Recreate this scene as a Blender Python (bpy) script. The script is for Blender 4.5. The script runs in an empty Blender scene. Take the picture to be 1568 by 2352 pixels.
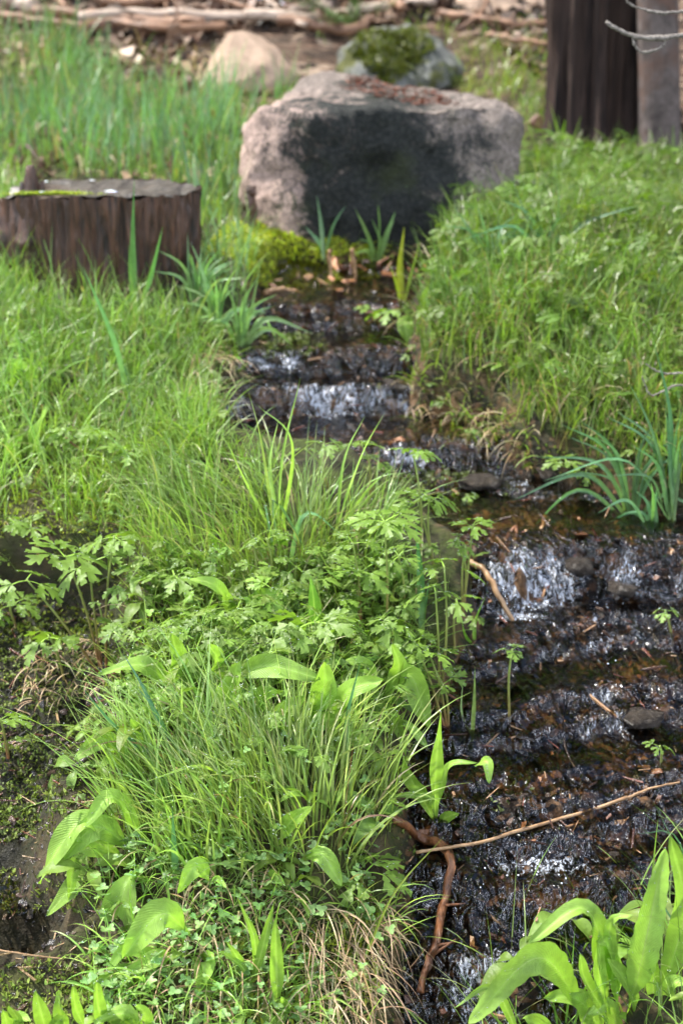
import bpy, math, random
import numpy as np
rad = math.radians
random.seed(7); rng = np.random.default_rng(7)
scene = bpy.context.scene
# ------------------------------------------------------------------ camera, sky, sun, exposure
ZC = 1.42; PITCH = rad(20); LENS = 55.0
HS = 18.0/LENS; HW = HS*682/1024
cd = bpy.data.cameras.new('camera'); cam = bpy.data.objects.new('camera', cd)
scene.collection.objects.link(cam); scene.camera = cam
cd.sensor_fit = 'VERTICAL'; cd.sensor_height = 36; cd.lens = LENS
cd.clip_start = 0.05; cd.clip_end = 500
cam.location = (0, 0, ZC); cam.rotation_euler = (rad(90)-PITCH, 0, 0)
cd.dof.use_dof = True; cd.dof.focus_distance = 2.28; cd.dof.aperture_fstop = 4.3
SUN = np.array([-0.52, 0.24, 0.82]); SUN /= np.linalg.norm(SUN)
w = bpy.data.worlds.new("World"); scene.world = w; w.use_nodes = True
nt = w.node_tree; N = nt.nodes; bg = N['Background']
sky = N.new('ShaderNodeTexSky'); sky.sky_type = 'NISHITA'; sky.sun_disc = False
sky.sun_elevation = math.asin(SUN[2]); sky.sun_rotation = math.atan2(SUN[0], SUN[1])
tc = N.new('ShaderNodeTexCoord'); nz = N.new('ShaderNodeTexNoise'); nz.inputs['Scale'].default_value = 2.6
nz.inputs['Detail'].default_value = 6; nz.inputs['Roughness'].default_value = .6
rp = N.new('ShaderNodeValToRGB'); rp.color_ramp.elements[0].position = .56; rp.color_ramp.elements[1].position = .62
mx = N.new('ShaderNodeMix'); mx.data_type = 'RGBA'; mx.inputs[7].default_value = (52, 54, 60, 1)
nt.links.new(tc.outputs['Generated'], nz.inputs['Vector']); nt.links.new(nz.outputs['Fac'], rp.inputs['Fac'])
nt.links.new(rp.outputs['Color'], mx.inputs[0]); nt.links.new(sky.outputs[0], mx.inputs[6])
nt.links.new(mx.outputs[2], bg.inputs['Color']); bg.inputs['Strength'].default_value = 0.09
sd = bpy.data.lights.new('sun', 'SUN'); so = bpy.data.objects.new('sun', sd); scene.collection.objects.link(so)
sd.energy = 4.4; sd.angle = rad(4); sd.color = (1.0, .96, .88)
from mathutils import Vector
so.rotation_euler = Vector(SUN).to_track_quat('Z', 'Y').to_euler()
scene.view_settings.view_transform = 'Standard'; scene.view_settings.look = 'None'
scene.view_settings.exposure = 1.3; scene.view_settings.gamma = 1
scene.render.engine = 'CYCLES'
cy = scene.cycles; cy.max_bounces = 7; cy.diffuse_bounces = 3; cy.glossy_bounces = 2; cy.transmission_bounces = 3
cy.transparent_max_bounces = 8; cy.use_denoising = True; cy.caustics_reflective = False; cy.caustics_refractive = False
cy.sample_clamp_indirect = 4; cy.sample_clamp_direct = 12

# ------------------------------------------------------------------ pixel <-> world (pixels of a 1568x2352 view)
FW = np.array([0, math.cos(PITCH), -math.sin(PITCH)]); UP = np.array([0, math.sin(PITCH), math.cos(PITCH)])
CAM = np.array([0, 0, ZC])
def ray(u, v): return FW + np.array([1, 0, 0])*(u/784-1)*HW + UP*(1-v/1176)*HS
def pt(u, v, y):
    d = ray(u, v); return CAM + d*(y/d[1])
def proj(X, Y, Z):
    f = Y*FW[1]+(Z-ZC)*FW[2]; f = np.where(f < .05, .05, f)
    up = Y*UP[1]+(Z-ZC)*UP[2]
    return 784*(1+X/f/HW), 1176*(1-up/f/HS)
def mpp(y): return (y/math.cos(PITCH))*2*HS/2352*0.93
# ------------------------------------------------------------------ numpy noise
_perm = rng.permutation(512); _val = rng.random(512)
def vnoise(x, y):
    xi = np.floor(x).astype(int); yi = np.floor(y).astype(int); fx = x-xi; fy = y-yi
    fx = fx*fx*(3-2*fx); fy = fy*fy*(3-2*fy)
    def h(a, b): return _val[(_perm[(a) & 511]+b*57) & 511]
    return ((h(xi, yi)*(1-fx)+h(xi+1, yi)*fx)*(1-fy)+(h(xi, yi+1)*(1-fx)+h(xi+1, yi+1)*fx)*fy)*2-1
def fbm(x, y, o=4, g=.5):
    s = 0; a = 1
    for k in range(o):
        s = s+a*vnoise(x+k*17.3, y+k*9.1); x = x*2.03; y = y*2.03; a *= g
    return s
def sstep(a, b, x):
    t = np.clip((x-a)/(b-a), 0, 1); return t*t*(3-2*t)
# ------------------------------------------------------------------ stream profile and terrain height
def ang(v): return PITCH+math.atan((v/2352-.5)*2*HS)
K = [(2352,45),(2170,3),(2080,42),(1970,1),(1900,48),(1855,2),(1828,42),(1785,2),(1762,26),(1740,3),(1680,46),(1645,2),(1622,38),(1585,2),(1560,2),(1520,40),(1490,2),(1472,34),(1440,2),(1395,55),(1270,15),(1235,2),(1170,30),(1150,2),(1110,35),(1025,0.5),(955,60),(885,1),(860,48),(800,1),(765,45),(742,1),(728,35),(700,3),(640,12),(590,7),(400,7),(200,14),(0,14)]
_y = ZC/math.tan(ang(2352)); _z = 0.0; KY = [_y]; KZ = [0.0]; KV = [2352]
for (v, s), (v2, _) in zip(K, K[1:]):
    a = math.tan(ang(v2)); t = math.tan(rad(s)); dy = (ZC-_z-_y*a)/(t+a); _y += dy; _z += t*dy
    KY.append(_y); KZ.append(_z); KV.append(v2)
Y0 = KY[0]
PY = np.array([-40, -6, 0, 1.2, 1.6]+KY+[9.0, 14, 30, 60, 140]); 
PZ = np.array([-6, -1.4, -.62, -.26, -.10]+KZ+[KZ[-1]+.55, KZ[-1]+2.6, 12, 26, 44])  # far hill, out of view, is steepened to keep stream reflections dark
def zW(y): return np.interp(y, PY, PZ)
_gy = np.arange(-40, 140, .02); _gz = np.interp(_gy, PY, PZ); _k = np.exp(-.5*(np.arange(-45, 46)*.02/.3)**2); _k /= _k.sum()
_gs = np.convolve(np.pad(_gz, 45, mode='edge'), _k, 'valid')
def zS(y): return np.interp(y, _gy, _gs)
def v2y(v): return float(np.interp(-v, [-q for q in KV], KY))
def edge(knots):
    ys = []; xs = []
    for v, u in knots:
        y = v2y(v); p = pt(u, v, y); ys.append(y); xs.append(p[0])
    return np.array(ys), np.array(xs)
LE = edge([(2352,905),(2200,925),(2100,945),(2000,935),(1900,915),(1800,905),(1700,960),(1600,1030),(1500,1075),(1400,1085),(1270,1060),(1200,990),(1110,800),(1025,520),(955,490),(900,560),(860,540),(770,555),(700,590),(640,600),(590,640)])
RE = edge([(2352,1420),(2200,1540),(2100,1640),(1900,1850),(1250,1800),(1200,1600),(1150,1440),(1110,1330),(1080,1260),(1025,1190),(980,1130),(955,1010),(900,960),(850,950),(770,955),(700,950),(640,990),(590,1020)])
ME = edge([(2352,70),(2300,120),(2200,190),(2100,190),(2000,120),(1900,110),(1800,150),(1700,220),(1560,250),(1500,320),(1400,280),(1320,120),(1270,-40),(1200,-300)])
def xL(y): return np.interp(y, LE[0], LE[1])+.012*fbm(y*14, y*0+3, 2)
def xR(y): return np.interp(y, RE[0], RE[1])+.012*fbm(y*14, y*0+7, 2)
def xM(y): return np.interp(y, ME[0], ME[1])+.02*fbm(y*12, y*0+5, 2)
YEND = v2y(590)
def warp(x, y): return y+.05*fbm(x*4+3, y*2, 3)+.02*fbm(x*13, y*5, 2)+.05*np.sin(x*5.5+y*3)*sstep(3.3, 2.9, y)
def wlev(x, y):
    yy = np.minimum(warp(x, y), 60)
    return zW(yy)
def in_stream(x, y):      # >0 inside, metres from the bank
    return np.minimum(np.minimum(x-xL(y), xR(y)-x), (YEND-y)*1.0)
MUDY = (v2y(2010), v2y(1925), v2y(2215), v2y(2085))
def zmud(x, y):
    z = zS(y)-.035
    for a, b in ((MUDY[0], MUDY[1]), (MUDY[2], MUDY[3])):
        zz = zS(np.array((a+b)/2))-.045
        m = sstep(a-.04, a, y)*(1-sstep(b, b+.03, y)); z = z*(1-m)+zz*m
    return z
BUMPS = []
def H(x, y):
    x = np.asarray(x, float); y = np.asarray(y, float)
    base = zS(y)+.02*fbm(x*2.2, y*2.2, 4)
    d = in_stream(x, y)
    far = sstep(3.9, 4.6, y)
    bank = base+(.055*(1-far))+.045*sstep(0, -.25, d)*(1-far)+.05*sstep(4.5,7,y)*fbm(x*1.1,y*1.1,3)
    for bx, by, r, h in BUMPS: bank = bank+h*np.exp(-((x-bx)**2+(y-by)**2)/r**2)
    bank = bank+.012*fbm(x*14, y*14, 3)
    rocky = np.abs(fbm(x*11+5, y*16, 4, .6)); slope = np.abs(zW(y+.03)-zW(y-.03))/.06
    ch = wlev(x, y)-.024+(rocky-.45)*(.012+.038*np.clip(slope, 0, .9))+.006*fbm(x*60, y*60, 2)
    m = sstep(-.035, .03, d)
    z = bank*(1-m)+ch*m
    dm = xM(y)-x
    mm = sstep(-.05, .05, dm)*sstep(v2y(2500), v2y(2420), y)*(1-sstep(v2y(1330), v2y(1250), y))
    mud = zmud(x, y)+.012*fbm(x*20, y*20, 4, .6)
    z = z*(1-mm)+mud*mm
    return z
def w_at(u, v, y0=None):
    if y0 is None: y0 = v2y(v)
    return pt(u, v, y0)
for u, v, r, h in ((600,1240,.26,.05),(590,1860,.24,.09),(640,2150,.14,.04),(1240,800,.4,.05),(1500,2330,.2,.07),(600,540,.16,.02)):
    p = pt(u, v, v2y(v)); BUMPS.append((p[0], p[1], r, h))
def at(u, v, off=0.0):
    d = ray(u, v); ys = np.concatenate([np.arange(1.2, 5, .01), np.arange(5, 12, .03)])
    X = CAM[0]+d[0]/d[1]*ys; Z = ZC+d[2]/d[1]*ys; h = H(X, ys)
    i = np.argmax(Z < h)
    if i == 0: i = len(ys)-1
    y = ys[i-1]+(ys[i]-ys[i-1])*.5
    p = pt(u, v, y); p[2] = float(H(p[0], p[1]))+off
    return p
# ------------------------------------------------------------------ mesh helpers
def link(o, parent=None):
    scene.collection.objects.link(o)
    if parent is not None:
        o.parent = parent; o.matrix_parent_inverse = parent.matrix_basis.inverted()
    return o
def mesh(name, V, Fs, mat, C=None, UV=None, smooth=True, extra=None):
    V = np.asarray(V, np.float32); me = bpy.data.meshes.new(name)
    Fs = [np.asarray(f, np.int32) for f in (Fs if isinstance(Fs, list) else [Fs]) if len(f)]
    nl = sum(f.size for f in Fs); nf = sum(len(f) for f in Fs)
    me.vertices.add(len(V)); me.loops.add(nl); me.polygons.add(nf)
    me.vertices.foreach_set('co', V.ravel())
    li = np.concatenate([f.ravel() for f in Fs]); me.loops.foreach_set('vertex_index', li)
    tot = np.concatenate([np.full(len(f), f.shape[1], np.int32) for f in Fs])
    st = np.concatenate([[0], np.cumsum(tot)[:-1]]).astype(np.int32)
    me.polygons.foreach_set('loop_start', st)
    me.polygons.foreach_set('use_smooth', np.full(nf, smooth))
    if C is not None:
        a = me.color_attributes.new('col', 'FLOAT_COLOR', 'POINT'); C = np.asarray(C, np.float32)
        if C.shape[1] == 3: C = np.concatenate([C, np.ones((len(C), 1), np.float32)], 1)
        a.data.foreach_set('color', C.ravel())
    if UV is not None:
        l = me.uv_layers.new(name='UVMap'); l.data.foreach_set('uv', np.asarray(UV, np.float32)[li].ravel())
    if extra:
        for k, arr in extra.items():
            a = me.attributes.new(k, 'FLOAT', 'POINT'); a.data.foreach_set('value', np.asarray(arr, np.float32))
    me.materials.append(mat); me.update(calc_edges=True); me.validate()
    return me
def obj(name, V, Fs, mat, parent=None, C=None, **k):
    V = np.asarray(V, float); org = np.zeros(3)
    if parent is None and k.pop('own', True) and len(V):
        org = np.array([V[:, 0].mean(), V[:, 1].mean(), V[:, 2].min()])
    elif parent is not None:
        org = np.array(parent.location)
    o = bpy.data.objects.new(name, mesh(name, V-org, Fs, mat, C, **k)); o.location = org
    scene.collection.objects.link(o)
    if parent is not None: o.location = (0, 0, 0); o.parent = parent
    return o
def tag(o, label=None, cat=None, group=None, kind=None):
    if label: o['label'] = label
    if cat: o['category'] = cat
    if group: o['group'] = group
    if kind: o['kind'] = kind
    return o
def thing(name, loc, label, cat, group=None):
    o = bpy.data.objects.new(name, None); o.empty_display_size = .02; o.location = tuple(float(q) for q in loc)
    scene.collection.objects.link(o); return tag(o, label, cat, group)
class B:
    def __init__(s): s.V = []; s.C = []; s.Q = []; s.T = []; s.n = 0
    def add(s, V, F, C):
        V = np.asarray(V, float); C = np.asarray(C, float)
        if C.ndim == 1: C = np.tile(C, (len(V), 1))
        F = np.asarray(F)+s.n; (s.Q if F.shape[1] == 4 else s.T).append(F); s.V.append(V); s.C.append(C); s.n += len(V)
    def build(s, name, mat, parent=None, **k):
        F = []
        if s.Q: F.append(np.concatenate(s.Q))
        if s.T: F.append(np.concatenate(s.T))
        return obj(name, np.concatenate(s.V), F, mat, parent, C=np.concatenate(s.C), **k)
def grid_faces(nu, nv, wrap=False):   # nu rows, nv columns
    i = np.arange(nu-1)[:, None]*nv; j = np.arange(nv if wrap else nv-1)[None]
    j2 = (j+1) % nv
    return np.stack([(i+j), (i+j2), (i+nv+j2), (i+nv+j)], -1).reshape(-1, 4)
def nrm(a): return a/np.maximum(np.linalg.norm(a, axis=-1, keepdims=True), 1e-9)
def spline(P, n):
    P = np.asarray(P, float); m = len(P)
    if m == 2: return P[0]+(P[1]-P[0])*np.linspace(0, 1, n)[:, None]
    Q = np.vstack([2*P[0]-P[1], P, 2*P[-1]-P[-2]]); t = np.linspace(0, m-1-1e-6, n); i = t.astype(int); f = (t-i)[:, None]
    a, b, c, d = Q[i], Q[i+1], Q[i+2], Q[i+3]
    return .5*((2*b)+(c-a)*f+(2*a-5*b+4*c-d)*f**2+(3*b-a-3*c+d)*f**3)
def tube(P, R, n=7, rough=0.0, seed=0, ridges=0):
    P = np.asarray(P, float); m = len(P); R = np.broadcast_to(np.asarray(R, float), (m,))
    T = nrm(np.gradient(P, axis=0)); ref = np.array([0, 0, 1.]) if abs(T[0, 2]) < .9 else np.array([1., 0, 0])
    S = np.zeros_like(P); s = nrm(np.cross(T[0], ref))
    for i in range(m):
        s = nrm(s-T[i]*np.dot(s, T[i])); S[i] = s
    Nn = np.cross(T, S); a = np.arange(n)*2*np.pi/n
    rr = R[:, None]*np.ones((m, n))
    if rough:
        rr = rr*(1+rough*fbm(np.cos(a)[None]*2+np.arange(m)[:, None]*.35+seed, np.sin(a)[None]*2+seed*3.1+0*rr, 3))
    if ridges: rr = rr*(1+ridges*np.sin(a*5+seed)[None])
    V = P[:, None]+rr[..., None]*(np.cos(a)[None, :, None]*S[:, None]+np.sin(a)[None, :, None]*Nn[:, None])
    V = V.reshape(-1, 3); F = grid_faces(m, n, True)
    V = np.vstack([V, P[0], P[-1]]); k = np.arange(n); k2 = (k+1) % n
    caps = np.vstack([np.stack([k2, k, np.full(n, m*n), np.full(n, m*n)], 1), np.stack([(m-1)*n+k, (m-1)*n+k2, np.full(n, m*n+1), np.full(n, m*n+1)], 1)])
    return V, F, caps[:, :3]
def add_tube(b, P, R, C, n=7, **k):
    V, F, T = tube(P, R, n, **k); C = np.asarray(C, float)
    if C.ndim == 2: C = np.vstack([np.repeat(C, n, 0), C[:1], C[-1:]])
    n0 = b.n; b.add(V, F, C); b.T.append(T+n0)
# ------------------------------------------------------------------ materials
def mat_new(name):
    m = bpy.data.materials.new(name); m.use_nodes = True; return m, m.node_tree.nodes, m.node_tree.links, m.node_tree.nodes['Principled BSDF']
def noise(N, L, scale, detail=4, rough=.55, vec=None, dist=0):
    n = N.new('ShaderNodeTexNoise'); n.inputs['Scale'].default_value = scale; n.inputs['Detail'].default_value = detail
    n.inputs['Roughness'].default_value = rough; n.inputs['Distortion'].default_value = dist
    if vec is not None: L.new(vec, n.inputs['Vector'])
    return n
def ramp(N, L, fac, stops):
    r = N.new('ShaderNodeValToRGB'); e = r.color_ramp.elements
    while len(e) < len(stops): e.new(.5)
    for q, (p, c) in zip(e, stops):
        q.position = p; q.color = (*c, 1) if hasattr(c, '__len__') else (c, c, c, 1)
    L.new(fac, r.inputs['Fac']); return r
def mixc(N, L, fac, a, b, mode='MIX'):
    m = N.new('ShaderNodeMix'); m.data_type = 'RGBA'; m.blend_type = mode
    for i, q in ((0, fac), (6, a), (7, b)):
        if hasattr(q, 'links'): L.new(q, m.inputs[i])
        elif hasattr(q, '__len__'): m.inputs[i].default_value = (*q, 1)
        else: m.inputs[i].default_value = q
    return m.outputs[2]
def leafmat(name, rough=.34, trans=.32, spec=.5, veins=False, nscale=60, bump=.15):
    m, N, L, P = mat_new(name)
    at_ = N.new('ShaderNodeAttribute'); at_.attribute_name = 'col'
    tcx = N.new('ShaderNodeTexCoord')
    n = noise(N, L, nscale, 3, .6, tcx.outputs['Object'])
    r = ramp(N, L, n.outputs['Fac'], [(.3, .78), (.7, 1.2)])
    c = mixc(N, L, 1.0, at_.outputs['Color'], r.outputs['Color'], 'MULTIPLY')
    L.new(c, P.inputs['Base Color']); P.inputs['Roughness'].default_value = rough
    P.inputs['Specular IOR Level'].default_value = spec
    n2 = noise(N, L, nscale*4, 2, .5, tcx.outputs['Object'])
    bm = N.new('ShaderNodeBump'); bm.inputs['Strength'].default_value = bump; bm.inputs['Distance'].default_value = .003
    hgt = n2.outputs['Fac']
    if veins:      # midrib and forward-slanting side veins from the leaf's own (length, width) coordinates in cm
        uv = N.new('ShaderNodeUVMap'); sx = N.new('ShaderNodeSeparateXYZ'); L.new(uv.outputs[0], sx.inputs[0])
        def mth(op, a, b_=None):
            q = N.new('ShaderNodeMath'); q.operation = op
            for i, val in enumerate((a, b_)):
                if val is None: continue
                if hasattr(val, 'links'): L.new(val, q.inputs[i])
                else: q.inputs[i].default_value = val
            return q.outputs[0]
        ab = mth('ABSOLUTE', sx.outputs[1]); k = mth('MULTIPLY', mth('SUBTRACT', sx.outputs[0], mth('MULTIPLY', ab, 1.3)), 6.5)
        k = mth('ADD', k, mth('MULTIPLY', n.outputs['Fac'], 5.0)); wv = mth('POWER', mth('ABSOLUTE', mth('SINE', k)), .35); h2 = mth('ADD', mth('MULTIPLY', wv, .8), mth('MULTIPLY', n2.outputs['Fac'], .4)); hgt = h2
        c = mixc(N, L, ramp(N, L, wv, [(.3, .30), (.62, 0)]).outputs['Color'], c, (.34, .46, .14)); L.new(c, P.inputs['Base Color'])
        c = mixc(N, L, ramp(N, L, ab, [(.04, .7), (.09, 0)]).outputs['Color'], c, (.38, .5, .16)); L.new(c, P.inputs['Base Color'])
    L.new(hgt, bm.inputs['Height']); L.new(bm.outputs[0], P.inputs['Normal'])
    if trans:
        tr = N.new('ShaderNodeBsdfTranslucent')
        c2 = mixc(N, L, 1.0, c, (1.2, 1.3, .55), 'MULTIPLY'); L.new(c2, tr.inputs['Color'])
        ms = N.new('ShaderNodeMixShader'); ms.inputs[0].default_value = trans
        L.new(P.outputs[0], ms.inputs[1]); L.new(tr.outputs[0], ms.inputs[2])
        L.new(ms.outputs[0], N['Material Output'].inputs['Surface'])
    return m
M_grass = leafmat('grass_blade', .33, .35, .55)
M_leaf = leafmat('broad_leaf', .48, .38, .4, nscale=45, bump=.4)
M_broad = leafmat('veined_leaf', .40, .38, .4, nscale=45, bump=.4, veins=True)
M_stem = leafmat('stem', .4, 0, .5, nscale=40)
M_moss = leafmat('moss', .5, .25, .4, nscale=30)
M_straw = leafmat('straw', .5, .15, .4, nscale=80)
M_chip = leafmat('wet_bark_chip', .22, 0, .7, nscale=120, bump=.8)
def wood(name, c1, c2, rough=.6, scale=30, stretch=(1, 1, .12), bump=.6, spec=.4, c3=None):
    m, N, L, P = mat_new(name); t = N.new('ShaderNodeTexCoord'); mp = N.new('ShaderNodeMapping')
    mp.inputs['Scale'].default_value = stretch; L.new(t.outputs['Object'], mp.inputs['Vector'])
    n = noise(N, L, scale, 6, .65, mp.outputs[0], .4); r = ramp(N, L, n.outputs['Fac'], [(.34, c1), (.66, c2)]); c = r.outputs['Color']
    if c3:
        n3 = noise(N, L, 6, 5, .6, t.outputs['Object']); r3 = ramp(N, L, n3.outputs['Fac'], [(.5, 0), (.62, 1)]); c = mixc(N, L, r3.outputs['Color'], c, c3)
    L.new(c, P.inputs['Base Color']); P.inputs['Roughness'].default_value = rough; P.inputs['Specular IOR Level'].default_value = spec
    b = N.new('ShaderNodeBump'); b.inputs['Strength'].default_value = bump; b.inputs['Distance'].default_value = .01
    L.new(n.outputs['Fac'], b.inputs['Height']); L.new(b.outputs[0], P.inputs['Normal']); return m
M_bark = wood('stump_bark', (.005, .0035, .003), (.11, .050, .028), .5, 75, (1, 1, .08), 1.0, .5)
M_cut = wood('weathered_cut_wood', (.025, .022, .02), (.10, .088, .072), .4, 40, (1, .25, 1), .4, .5, (.07, .05, .035))
M_trunk = wood('cedar_bark', (.006, .004, .004), (.048, .030, .023), .8, 26, (1, 1, .10), 1.0, .2)
M_trunk2 = wood('grey_bark', (.045, .036, .032), (.13, .105, .095), .8, 24, (1, 1, .9), .5, .2, (.10, .06, .045))
M_log = wood('bare_log', (.07, .035, .02), (.34, .19, .11), .6, 22, (.25, .6, 1), .5, .4)
M_logpale = wood('pale_log', (.20, .14, .10), (.52, .41, .32), .6, 22, (.25, .6, 1), .4, .4)
M_root = wood('wet_root', (.035, .012, .006), (.34, .135, .05), .36, 60, (1, .4, .3), 1.0, .5, (.09, .035, .014))
M_stick = wood('tan_stick', (.20, .11, .05), (.48, .30, .16), .4, 60, (.5, .5, .3), .4, .5)
M_stickd = wood('dark_wet_stick', (.012, .008, .007), (.06, .035, .025), .25, 60, (.5, .5, .3), .6, .7)
M_twig = wood('lichened_twig', (.10, .085, .07), (.36, .32, .28), .7, 160, (1, 1, 1), .8, .3)

def stone(name, base1, base2, dark, dark_amt, moss=None, pink=None, spots=0, scale=9, darkband=None, pinkat=None):
    m, N, L, P = mat_new(name); t = N.new('ShaderNodeTexCoord'); O = t.outputs['Object']
    n1 = noise(N, L, scale*6, 8, .75, O); c = ramp(N, L, n1.outputs['Fac'], [(.3, base1), (.68, base2)]).outputs['Color']
    if pink:
        n2 = noise(N, L, scale*.5, 3, .5, O); pf = ramp(N, L, n2.outputs['Fac'], [(.42, 0), (.6, 1)]).outputs['Color']
        if pinkat:      # the weathered pink face of the granite
            vp = N.new('ShaderNodeVectorMath'); vp.operation = 'DISTANCE'; vp.inputs[1].default_value = pinkat[0]; L.new(O, vp.inputs[0])
            rr_ = N.new('ShaderNodeMapRange'); rr_.inputs['From Min'].default_value = pinkat[1]*.4; rr_.inputs['From Max'].default_value = pinkat[1]; rr_.inputs['To Min'].default_value = .95; rr_.inputs['To Max'].default_value = .08; L.new(vp.outputs['Value'], rr_.inputs['Value']); pf = rr_.outputs[0]
        c = mixc(N, L, pf, c, pink)
        n2b = noise(N, L, scale*9, 5, .8, O); c = mixc(N, L, .7, c, ramp(N, L, n2b.outputs['Fac'], [(.35, .25), (.65, 1.35)]).outputs['Color'], 'MULTIPLY')
    n3 = noise(N, L, scale*.9, 9, .72, O, .6); fac = n3.outputs['Fac']
    if darkband is not None:       # dark lichen film around a point of the stone
        vm = N.new('ShaderNodeVectorMath'); vm.operation = 'DISTANCE'; vm.inputs[1].default_value = darkband[0]
        mp = N.new('ShaderNodeMapping'); mp.inputs['Scale'].default_value = darkband[2]; L.new(O, mp.inputs['Vector']); L.new(mp.outputs[0], vm.inputs[0])
        mr = N.new('ShaderNodeMapRange'); mr.inputs['From Min'].default_value = 0; mr.inputs['From Max'].default_value = darkband[1]
        mr.inputs['To Min'].default_value = .42; mr.inputs['To Max'].default_value = -.2; mr.clamp = True; L.new(vm.outputs['Value'], mr.inputs['Value'])
        ad = N.new('ShaderNodeMath'); L.new(fac, ad.inputs[0]); L.new(mr.outputs[0], ad.inputs[1]); fac = ad.outputs[0]
    wd_ = .14 if darkband is not None else .09
    nsp = noise(N, L, scale*11, 5, .8, O); dk = mixc(N, L, ramp(N, L, nsp.outputs['Fac'], [(.46, 0), (.72, 1)]).outputs['Color'], dark, (.05, .052, .045)) if darkband is not None else dark
    if darkband is not None: dk = mixc(N, L, ramp(N, L, noise(N, L, 5, 4, .6, O).outputs['Fac'], [(.55, 0), (.7, .6)]).outputs['Color'], dk, (.035, .045, .012))
    if darkband is not None:
        f2 = N.new('ShaderNodeMath'); f2.operation = 'MULTIPLY_ADD'; f2.inputs[1].default_value = .55; L.new(nsp.outputs['Fac'], f2.inputs[0]); L.new(fac, f2.inputs[2]); fac = f2.outputs[0]; dark_amt += .27
    c = mixc(N, L, ramp(N, L, fac, [(dark_amt, 0), (dark_amt+wd_, 1)]).outputs['Color'], c, dk)
    if moss:
        n4 = noise(N, L, 6, 6, .7, O); c = mixc(N, L, ramp(N, L, n4.outputs['Fac'], [(moss[1], 0), (moss[1]+.05, 1)]).outputs['Color'], c, moss[0])
    L.new(c, P.inputs['Base Color']); P.inputs['Roughness'].default_value = .75; P.inputs['Specular IOR Level'].default_value = .3
    nb = noise(N, L, scale*5, 8, .7, O); b = N.new('ShaderNodeBump'); b.inputs['Strength'].default_value = .9; b.inputs['Distance'].default_value = .02
    L.new(nb.outputs['Fac'], b.inputs['Height']); L.new(b.outputs[0], P.inputs['Normal']); return m

# ground: 'wet' attribute = stream bed / mud, 'lit' = leaf litter hillside
def ground_mat():
    m, N, L, P = mat_new('ground_soil'); t = N.new('ShaderNodeTexCoord'); O = t.outputs['Object']
    n = noise(N, L, 40, 8, .7, O); soil = ramp(N, L, n.outputs['Fac'], [(.3, (.010, .010, .005)), (.5, (.035, .034, .015)), (.7, (.09, .085, .035))]).outputs['Color']
    soil = mixc(N, L, ramp(N, L, noise(N, L, 14, 6, .7, O).outputs['Fac'], [(.44, 0), (.56, .85)]).outputs['Color'], soil, (.055, .075, .014))
    v = N.new('ShaderNodeTexVoronoi'); v.inputs['Scale'].default_value = 28; v.inputs['Randomness'].default_value = 1
    mp = N.new('ShaderNodeMapping'); mp.inputs['Scale'].default_value = (.6, 1.6, 1); L.new(O, mp.inputs['Vector']); L.new(mp.outputs[0], v.inputs['Vector'])
    sp = N.new('ShaderNodeSeparateColor'); L.new(v.outputs['Color'], sp.inputs[0])
    litc = ramp(N, L, sp.outputs[0], [(.0, (.02, .012, .008)), (.35, (.07, .04, .024)), (.6, (.14, .08, .05)), (.85, (.22, .15, .10)), (1, (.34, .26, .19))]).outputs['Color']
    n5 = noise(N, L, 5, 4, .6, O); litc = mixc(N, L, ramp(N, L, n5.outputs['Fac'], [(.4, 0), (.6, .8)]).outputs['Color'], litc, (.05, .032, .02))
    vw = N.new('ShaderNodeTexVoronoi'); vw.inputs['Scale'].default_value = 90; L.new(mp.outputs[0], vw.inputs['Vector'])
    sw = N.new('ShaderNodeSeparateColor'); L.new(vw.outputs['Color'], sw.inputs[0])
    wetc = ramp(N, L, sw.outputs[1], [(.0, (.004, .003, .003)), (.5, (.012, .008, .006)), (.74, (.04, .02, .011)), (.9, (.15, .07, .03)), (1, (.32, .19, .10))]).outputs['Color']
    n6 = noise(N, L, 7, 5, .6, O); wetc = mixc(N, L, ramp(N, L, n6.outputs['Fac'], [(.45, .0), (.65, .75)]).outputs['Color'], wetc, (.009, .008, .006))
    aw = N.new('ShaderNodeAttribute'); aw.attribute_name = 'wet'; al = N.new('ShaderNodeAttribute'); al.attribute_name = 'lit'
    n7 = noise(N, L, 16, 5, .65, O); wetc = mixc(N, L, ramp(N, L, n7.outputs['Fac'], [(.50, 0), (.64, .85)]).outputs['Color'], wetc, (.19, .10, .042))
    am = N.new('ShaderNodeAttribute'); am.attribute_name = 'mud'; n8 = noise(N, L, 30, 6, .7, O); mudc = ramp(N, L, n8.outputs['Fac'], [(.35, (.005, .005, .003)), (.58, (.022, .020, .010)), (.75, (.07, .06, .025))]).outputs['Color']; wetc = mixc(N, L, am.outputs['Fac'], wetc, mudc)
    P.inputs['Specular IOR Level'].default_value = .25
    c = mixc(N, L, al.outputs['Fac'], soil, litc); c = mixc(N, L, aw.outputs['Fac'], c, wetc)
    L.new(c, P.inputs['Base Color'])
    mr = N.new('ShaderNodeMapRange'); mr.inputs['To Min'].default_value = .8; mr.inputs['To Max'].default_value = .3; L.new(aw.outputs['Fac'], mr.inputs['Value']); L.new(mr.outputs[0], P.inputs['Roughness'])
    nb = noise(N, L, 110, 6, .7, O); b = N.new('ShaderNodeBump'); b.inputs['Strength'].default_value = .8; b.inputs['Distance'].default_value = .016
    L.new(nb.outputs['Fac'], b.inputs['Height']); L.new(b.outputs[0], P.inputs['Normal']); return m
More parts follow.
